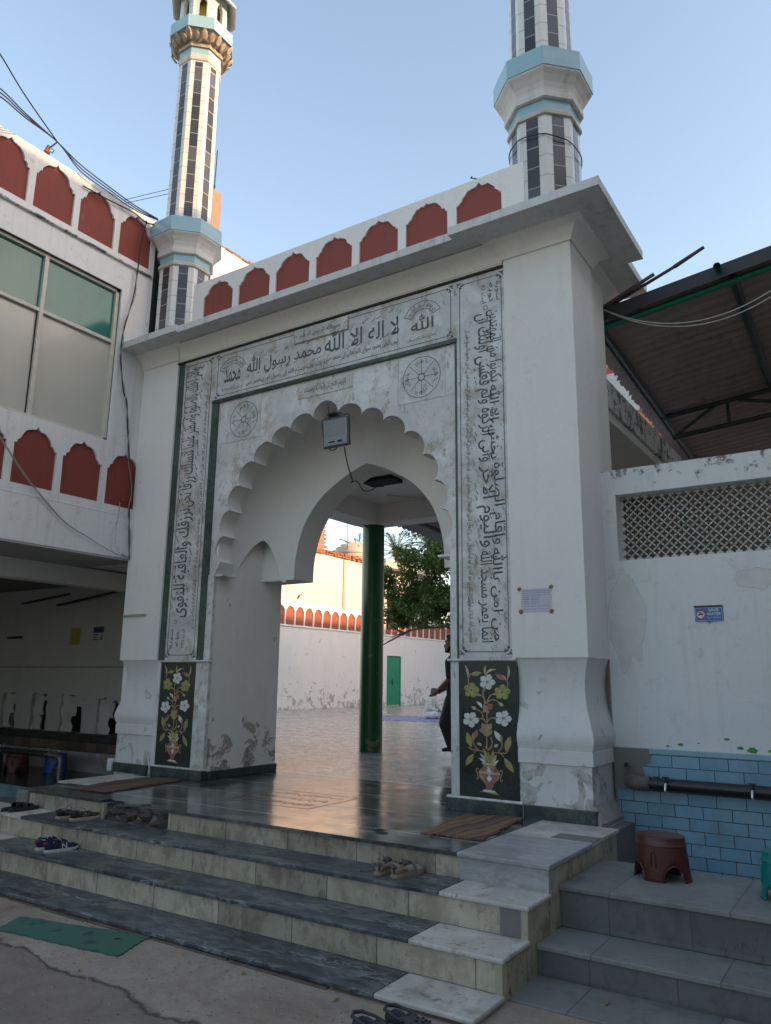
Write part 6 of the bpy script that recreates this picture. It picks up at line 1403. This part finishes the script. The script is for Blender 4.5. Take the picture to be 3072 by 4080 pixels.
# ================================================================ PEOPLE
SKIN = plain('brown_skin', (.15,.075,.048), .55, var=.1, sc=10); BLKC = plaster('black_cloth', col=(.012,.011,.012), dirt=(.02,.018,.02), amount=.3, bump=.3); HAIR = plain('black_hair', (.010,.009,.009), .6, var=.3, sc=40, bump=.6)
pa = thing('person', 'bearded man in black clothes looking at a phone, half hidden behind the right pier', 'person', (-6.2, 11.8, 0))
X0, Y0 = -6.26, 11.8
def P3(dx, dy, z): return (X0+dx-(.05 if z > 1.77 else 0), Y0+dy, z)
hd = P3(-.02, 0, 1.93)
body = [('c', P3(-.02,0,1.72), .075, P3(-.02,0,1.86), .07), ('e', hd, (.118,.098,.145), 0), ('e', P3(-.075,-.01,1.86), (.065,.066,.075), 0), ('c', P3(-.125,-.015,1.925), .016, P3(-.155,-.02,1.885), .020), ('e', P3(-.10,-.015,1.965), (.05,.07,.022), 0),
        ('c', P3(-.135,-.015,1.848), .016, P3(-.128,-.05,1.846), .012), ('c', P3(-.135,-.015,1.828), .017, P3(-.128,-.05,1.830), .012), ('e', P3(-.09,-.015,1.80), (.05,.055,.035), 0), ('e', P3(.02,-.10,1.90), (.028,.014,.042), 0), ('e', P3(.02,.10,1.90), (.028,.014,.042), 0),
        ('c', P3(.0,0,1.60), .13, P3(0,0,1.30), .14), ('c', P3(0,0,1.30), .14, P3(.02,0,1.02), .16), ('c', P3(0,-.20,1.60), .075, P3(0,.20,1.60), .075),
        ('c', P3(0,-.21,1.60), .068, P3(.02,-.24,1.34), .055), ('c', P3(.02,-.24,1.34), .052, P3(-.22,-.18,1.16), .040), ('c', P3(-.22,-.18,1.16), .038, P3(-.31,-.15,1.10), .034),
        ('c', P3(0,.21,1.60), .068, P3(-.06,.24,1.36), .055), ('c', P3(-.06,.24,1.36), .050, P3(-.30,.16,1.17), .040), ('c', P3(-.30,.16,1.17), .037, P3(-.36,.12,1.13), .034),
        ('c', P3(0,-.09,1.0), .115, P3(-.13,-.10,.56), .085), ('c', P3(-.13,-.10,.56), .080, P3(-.05,-.10,.22), .050), ('c', P3(-.05,-.10,.20), .04, P3(-.19,-.11,.175), .032),
        ('c', P3(.03,.09,1.0), .115, P3(.03,.10,.55), .085), ('c', P3(.03,.10,.55), .080, P3(.07,.10,.10), .050), ('c', P3(.07,.10,.045), .045, P3(-.12,.10,.035), .034)]
for (hx, hy, hz, sg_) in ((-.34,-.145,1.085,-1), (-.40,.11,1.115,1)):   # hands: palm, four fingers of different length and a thumb
    body.append(('e', P3(hx,hy,hz), (.050,.030,.042), 0))
    for f, (ln, dz) in enumerate(((.055,.022),(.062,.006),(.057,-.010),(.045,-.026))):
        k1 = P3(hx-.045, hy+.004, hz+dz); k2 = P3(hx-.045-ln*.6, hy-sg_*.02, hz+dz-.012); k3 = P3(hx-.030-ln*.55, hy-sg_*.055, hz+dz-.022)
        body += [('c', k1, .011, k2, .010), ('c', k2, .010, k3, .008)]
    body += [('c', P3(hx-.01,hy-sg_*.02,hz+.035), .013, P3(hx-.05,hy-sg_*.045,hz+.05), .011), ('c', P3(hx-.05,hy-sg_*.045,hz+.05), .011, P3(hx-.085,hy-sg_*.05,hz+.04), .009)]
bd = link('body', remesh(body, .0085, 3), SKIN, pa, smooth=True)
shirt = [('c', P3(0,0,1.62), .155, P3(0,0,1.30), .165), ('c', P3(0,0,1.30), .165, P3(.02,0,.96), .185), ('c', P3(0,-.19,1.60), .095, P3(0,.19,1.60), .095), ('c', P3(0,-.21,1.60), .090, P3(.018,-.235,1.38), .080), ('c', P3(0,.21,1.60), .090, P3(-.045,.235,1.40), .080), ('c', P3(-.01,0,1.66), .10, P3(-.01,0,1.72), .085)]
link('shirt', remesh(shirt, .012, 4), BLKC, pa, smooth=True)
tro = [('c', P3(.01,-.02,1.0), .175, P3(.01,.02,.95), .175), ('c', P3(0,-.09,.98), .15, P3(-.13,-.10,.60), .135), ('c', P3(-.13,-.10,.60), .135, P3(-.06,-.10,.27), .075), ('c', P3(.03,.09,.98), .15, P3(.03,.10,.55), .125), ('c', P3(.03,.10,.55), .12, P3(.07,.10,.13), .075)]
link('trousers', remesh(tro, .012, 5), BLKC, pa, smooth=True)
hr = [('e', P3(.005,0,1.985), (.125,.106,.105), 0), ('e', P3(.05,0,1.93), (.085,.104,.11), 0), ('e', P3(-.075,0,2.045), (.055,.075,.035), 0)]
link('hair', remesh(hr, .011, 2), HAIR, pa, smooth=True)
brd = [('c', P3(-.145,-.03,1.866), .014, P3(-.145,.03,1.866), .014), ('e', P3(-.095,-.01,1.795), (.062,.062,.030), 0), ('c', P3(-.02,-.085,1.87), .018, P3(-.08,-.06,1.80), .018), ('c', P3(-.02,.085,1.87), .018, P3(-.08,.06,1.80), .018)]
link('beard', remesh(brd, .008, 1), HAIR, pa, smooth=True)
for sy in (-1, 1):
    MB().lathe([(.001,-.012),(.010,-.006),(.012,0),(.010,.006),(.001,.012)], P3(-.118, sy*.038, 1.935), 10).build('eye', plain('eye', (.05,.04,.035), .2), pa, smooth=True)
for (x0, x1, yy_, z) in ((-.21,-.02,-.105,.155), (-.14,.10,.10,.005)): MB().loft([[P3(x0,yy_-.045,z),P3(x1,yy_-.05,z),P3(x1,yy_+.05,z),P3(x0,yy_+.045,z)],[P3(x0+.01,yy_-.04,z+.05),P3(x1,yy_-.045,z+.09),P3(x1,yy_+.045,z+.09),P3(x0+.01,yy_+.04,z+.05)]]).build('shoe', BLKC, pa, bev=.02)
phn = tag(MB().box(-.012,.012,-.045,.045,-.085,.085).build('mobile_phone', DARK, bev=.006, T=Matrix.Translation(P3(-.42,-.03,1.09)) @ Matrix.Rotation(R(50), 4, 'Y')), 'dark mobile phone held by the man in black', 'phone')
# seated worshipper
X1, Y1 = -13.72, 23.9
sc_ = 1.0
def Q3(dx, dy, z): return (X1+dx, Y1+dy, z)
pb = thing('person', 'man in pale kurta and grey cap sitting cross legged on the courtyard rug', 'person', (X1, Y1, 0))
KUR = plaster('pale_green_kurta', col=(.55,.60,.52), dirt=(.45,.48,.42), amount=.1, streak=.05, bump=.4); WT = plain('white_trousers', (.56,.56,.60), .8, var=.08)
b2 = [('c', Q3(.0,0,.16), .14, Q3(.02,0,.50), .13), ('c', Q3(.02,0,.50), .13, Q3(.08,0,.68), .11), ('c', Q3(.10,0,.72), .06, Q3(.14,0,.84), .055), ('e', Q3(.17,0,.92), (.105,.085,.125), 0), ('e', Q3(.235,0,.87), (.05,.055,.06), 0), ('c', Q3(.27,0,.91), .013, Q3(.29,0,.885), .015), ('e', Q3(.16,-.088,.91), (.022,.012,.035), 0),
      ('c', Q3(.06,-.19,.64), .07, Q3(.12,-.26,.38), .055), ('c', Q3(.12,-.26,.38), .052, Q3(.42,-.17,.30), .038), ('c', Q3(.06,.19,.64), .07, Q3(.14,.26,.40), .055), ('c', Q3(.14,.26,.40), .052, Q3(.44,.14,.30), .038),
      ('c', Q3(.0,-.10,.14), .12, Q3(.36,-.30,.16), .085), ('c', Q3(.36,-.30,.16), .08, Q3(.20,-.06,.06), .05), ('c', Q3(.0,.10,.14), .12, Q3(.38,.28,.16), .085), ('c', Q3(.38,.28,.16), .08, Q3(.18,-.12,.055), .05),
      ('c', Q3(.20,-.16,.05), .042, Q3(.06,-.26,.045), .034), ('c', Q3(.20,-.02,.05), .042, Q3(.34,-.10,.045), .034)]
for sy, hx in ((-1,.46),(1,.48)):
    b2.append(('e', Q3(hx, sy*.15, .29), (.045,.036,.024), 0))
    for f in range(4): b2.append(('c', Q3(hx+.03, sy*.15+(f-1.5)*.018, .29), .010, Q3(hx+.085-.006*abs(f-1.2), sy*.15+(f-1.5)*.02, .265), .008))
    b2.append(('c', Q3(hx, sy*.15-sy*.03, .295), .012, Q3(hx+.045, sy*.15-sy*.055, .28), .009))
link('body', remesh(b2, .010, 3), SKIN, pb, smooth=True)
k2 = [('c', Q3(-.02,0,.20), .20, Q3(.0,0,.46), .175), ('c', Q3(.0,0,.46), .175, Q3(.07,0,.66), .145), ('c', Q3(.05,-.14,.65), .10, Q3(.05,.14,.65), .10), ('c', Q3(.05,-.19,.64), .10, Q3(.12,-.27,.38), .085), ('c', Q3(.12,-.27,.38), .080, Q3(.39,-.18,.30), .055), ('c', Q3(.05,.19,.64), .10, Q3(.14,.27,.40), .085), ('c', Q3(.14,.27,.40), .080, Q3(.41,.15,.30), .055), ('c', Q3(-.10,0,.10), .16, Q3(-.16,-.05,.06), .10), ('c', Q3(.10,0,.74), .075, Q3(.12,0,.79), .068)]
link('kurta', remesh(k2, .014, 4), KUR, pb, smooth=True)
k3 = [('c', Q3(.0,-.10,.13), .135, Q3(.36,-.30,.16), .12), ('c', Q3(.36,-.30,.16), .115, Q3(.22,-.10,.08), .075), ('c', Q3(.0,.10,.13), .135, Q3(.38,.28,.16), .12), ('c', Q3(.38,.28,.16), .115, Q3(.20,-.06,.08), .075)]
link('trousers', remesh(k3, .014, 4), WT, pb, smooth=True)
link('prayer_cap', remesh([('e', Q3(.155,0,.985), (.112,.094,.075), 0)], .012, 2), plain('grey_knit_cap', (.12,.13,.14), .9, var=.2, sc=60, bump=.5), pb, smooth=True)
link('hair', remesh([('e', Q3(.115,0,.91), (.075,.088,.075), 0)], .012, 2), HAIR, pb, smooth=True)
def prug():
    m, nt, b = newmat('blue_patterned_rug'); n = N(nt)
    c = n.mix(n.ramp(n.noise(9, 2, .4, dist=2), [(.48, 0.0), (.52, 1.0)]), (.06,.09,.30), (.40,.42,.50)); n.l(c, b.inputs['Base Color']); b.inputs['Roughness'].default_value = .9; return m
matmesh([(-14.6,21.8),(-12.3,22.3),(-12.0,25.4),(-16.3,25.0)], .0, 'prayer_rug', prug(), 'blue and white patterned rug under the seated man', 'rug', wave=.01)
bt = thing('water_bottle', 'small clear bottle with teal label standing at the foot of the courtyard wall', 'bottle', (-22.0, 31.5, 0))
MB().lathe([(.05,0),(.05,.22),(.02,.30),(.02,.34)], (-22.0,31.5,0), 12).build('bottle', plain('clear_plastic', (.5,.55,.55), .2), bt, smooth=40); MB().lathe([(.053,.08),(.053,.17)], (-22.0,31.5,0), 12).build('label', TEA, bt, smooth=40)
# fallen leaves and scraps
LF = plain('yellow_fallen_leaf', (.30,.22,.06), .8, var=.3)
for i, (x, y, z, lb) in enumerate(((-3.93,4.33,-.655,'yellow leaf on the street by the lowest step'), (-5.2,4.22,-.645,'small yellow leaf lying on the green mat'), (-4.9,3.72,-.655,'pale leaf on the street near the broken edge'), (-1.72,5.15,-.64,'tiny yellow leaf on the lowest grey step'), (-3.15,4.27,-.655,'curled brown leaf near the clogs'))):
    rn_ = random.Random(i); a = rn_.uniform(0, 6); tag(MB().add([(x,y,z),(x+.035*math.cos(a+.4),y+.035*math.sin(a+.4),z+.012),(x+.075*math.cos(a),y+.075*math.sin(a),z+.004),(x+.035*math.cos(a-.4),y+.035*math.sin(a-.4),z+.014)], [(0,1,2,3)]).build('fallen_leaf', LF), lb, 'leaf')
sc2 = MB(); 
for k in range(3): sc2.add([(-4.02+k*.03,5.98,.003+k*.004),(-3.93+k*.03,5.96,.02),(-3.90+k*.02,6.02,.006),(-4.0+k*.03,6.05,.012)], [(0,1,2,3)])
tag(sc2.build('torn_scrap', CABLE), 'black torn scrap of plastic on the dark platform', 'scrap')

gm_ = MB(); rg = random.Random(31)
for k in range(2600):
    x = rg.uniform(-8.5, -2.2); y = rg.uniform(2.2, 4.38); r_ = rg.uniform(.003, .010)*(1.6 if rg.random() < .06 else 1); pts = []
    for j in range(4): a = j*math.pi/2+rg.random(); pts.append((x+r_*math.cos(a), y+r_*math.sin(a), -.6598))
    gm_.add(pts+[(x, y, -.6598+r_*.8)], [(0,1,4),(1,2,4),(2,3,4),(3,0,4)])
tag(gm_.build('street_grit', plain('grit', (.30,.25,.20), .9, var=.6, sc=50)), 'loose grit scattered over the street', 'grit', kind='stuff')
ew = thing('yard_end_wall', 'plain white wall closing the far end of the courtyard', 'wall', (-8, 60, 0))
MB().box(-22.6, 8, 60, 60.4, 0, 5.2).build('wall', YWHITE, ew); MB().box(-22.6, 8, 59.95, 60.45, 5.2, 5.35).build('coping', CREAM, ew)
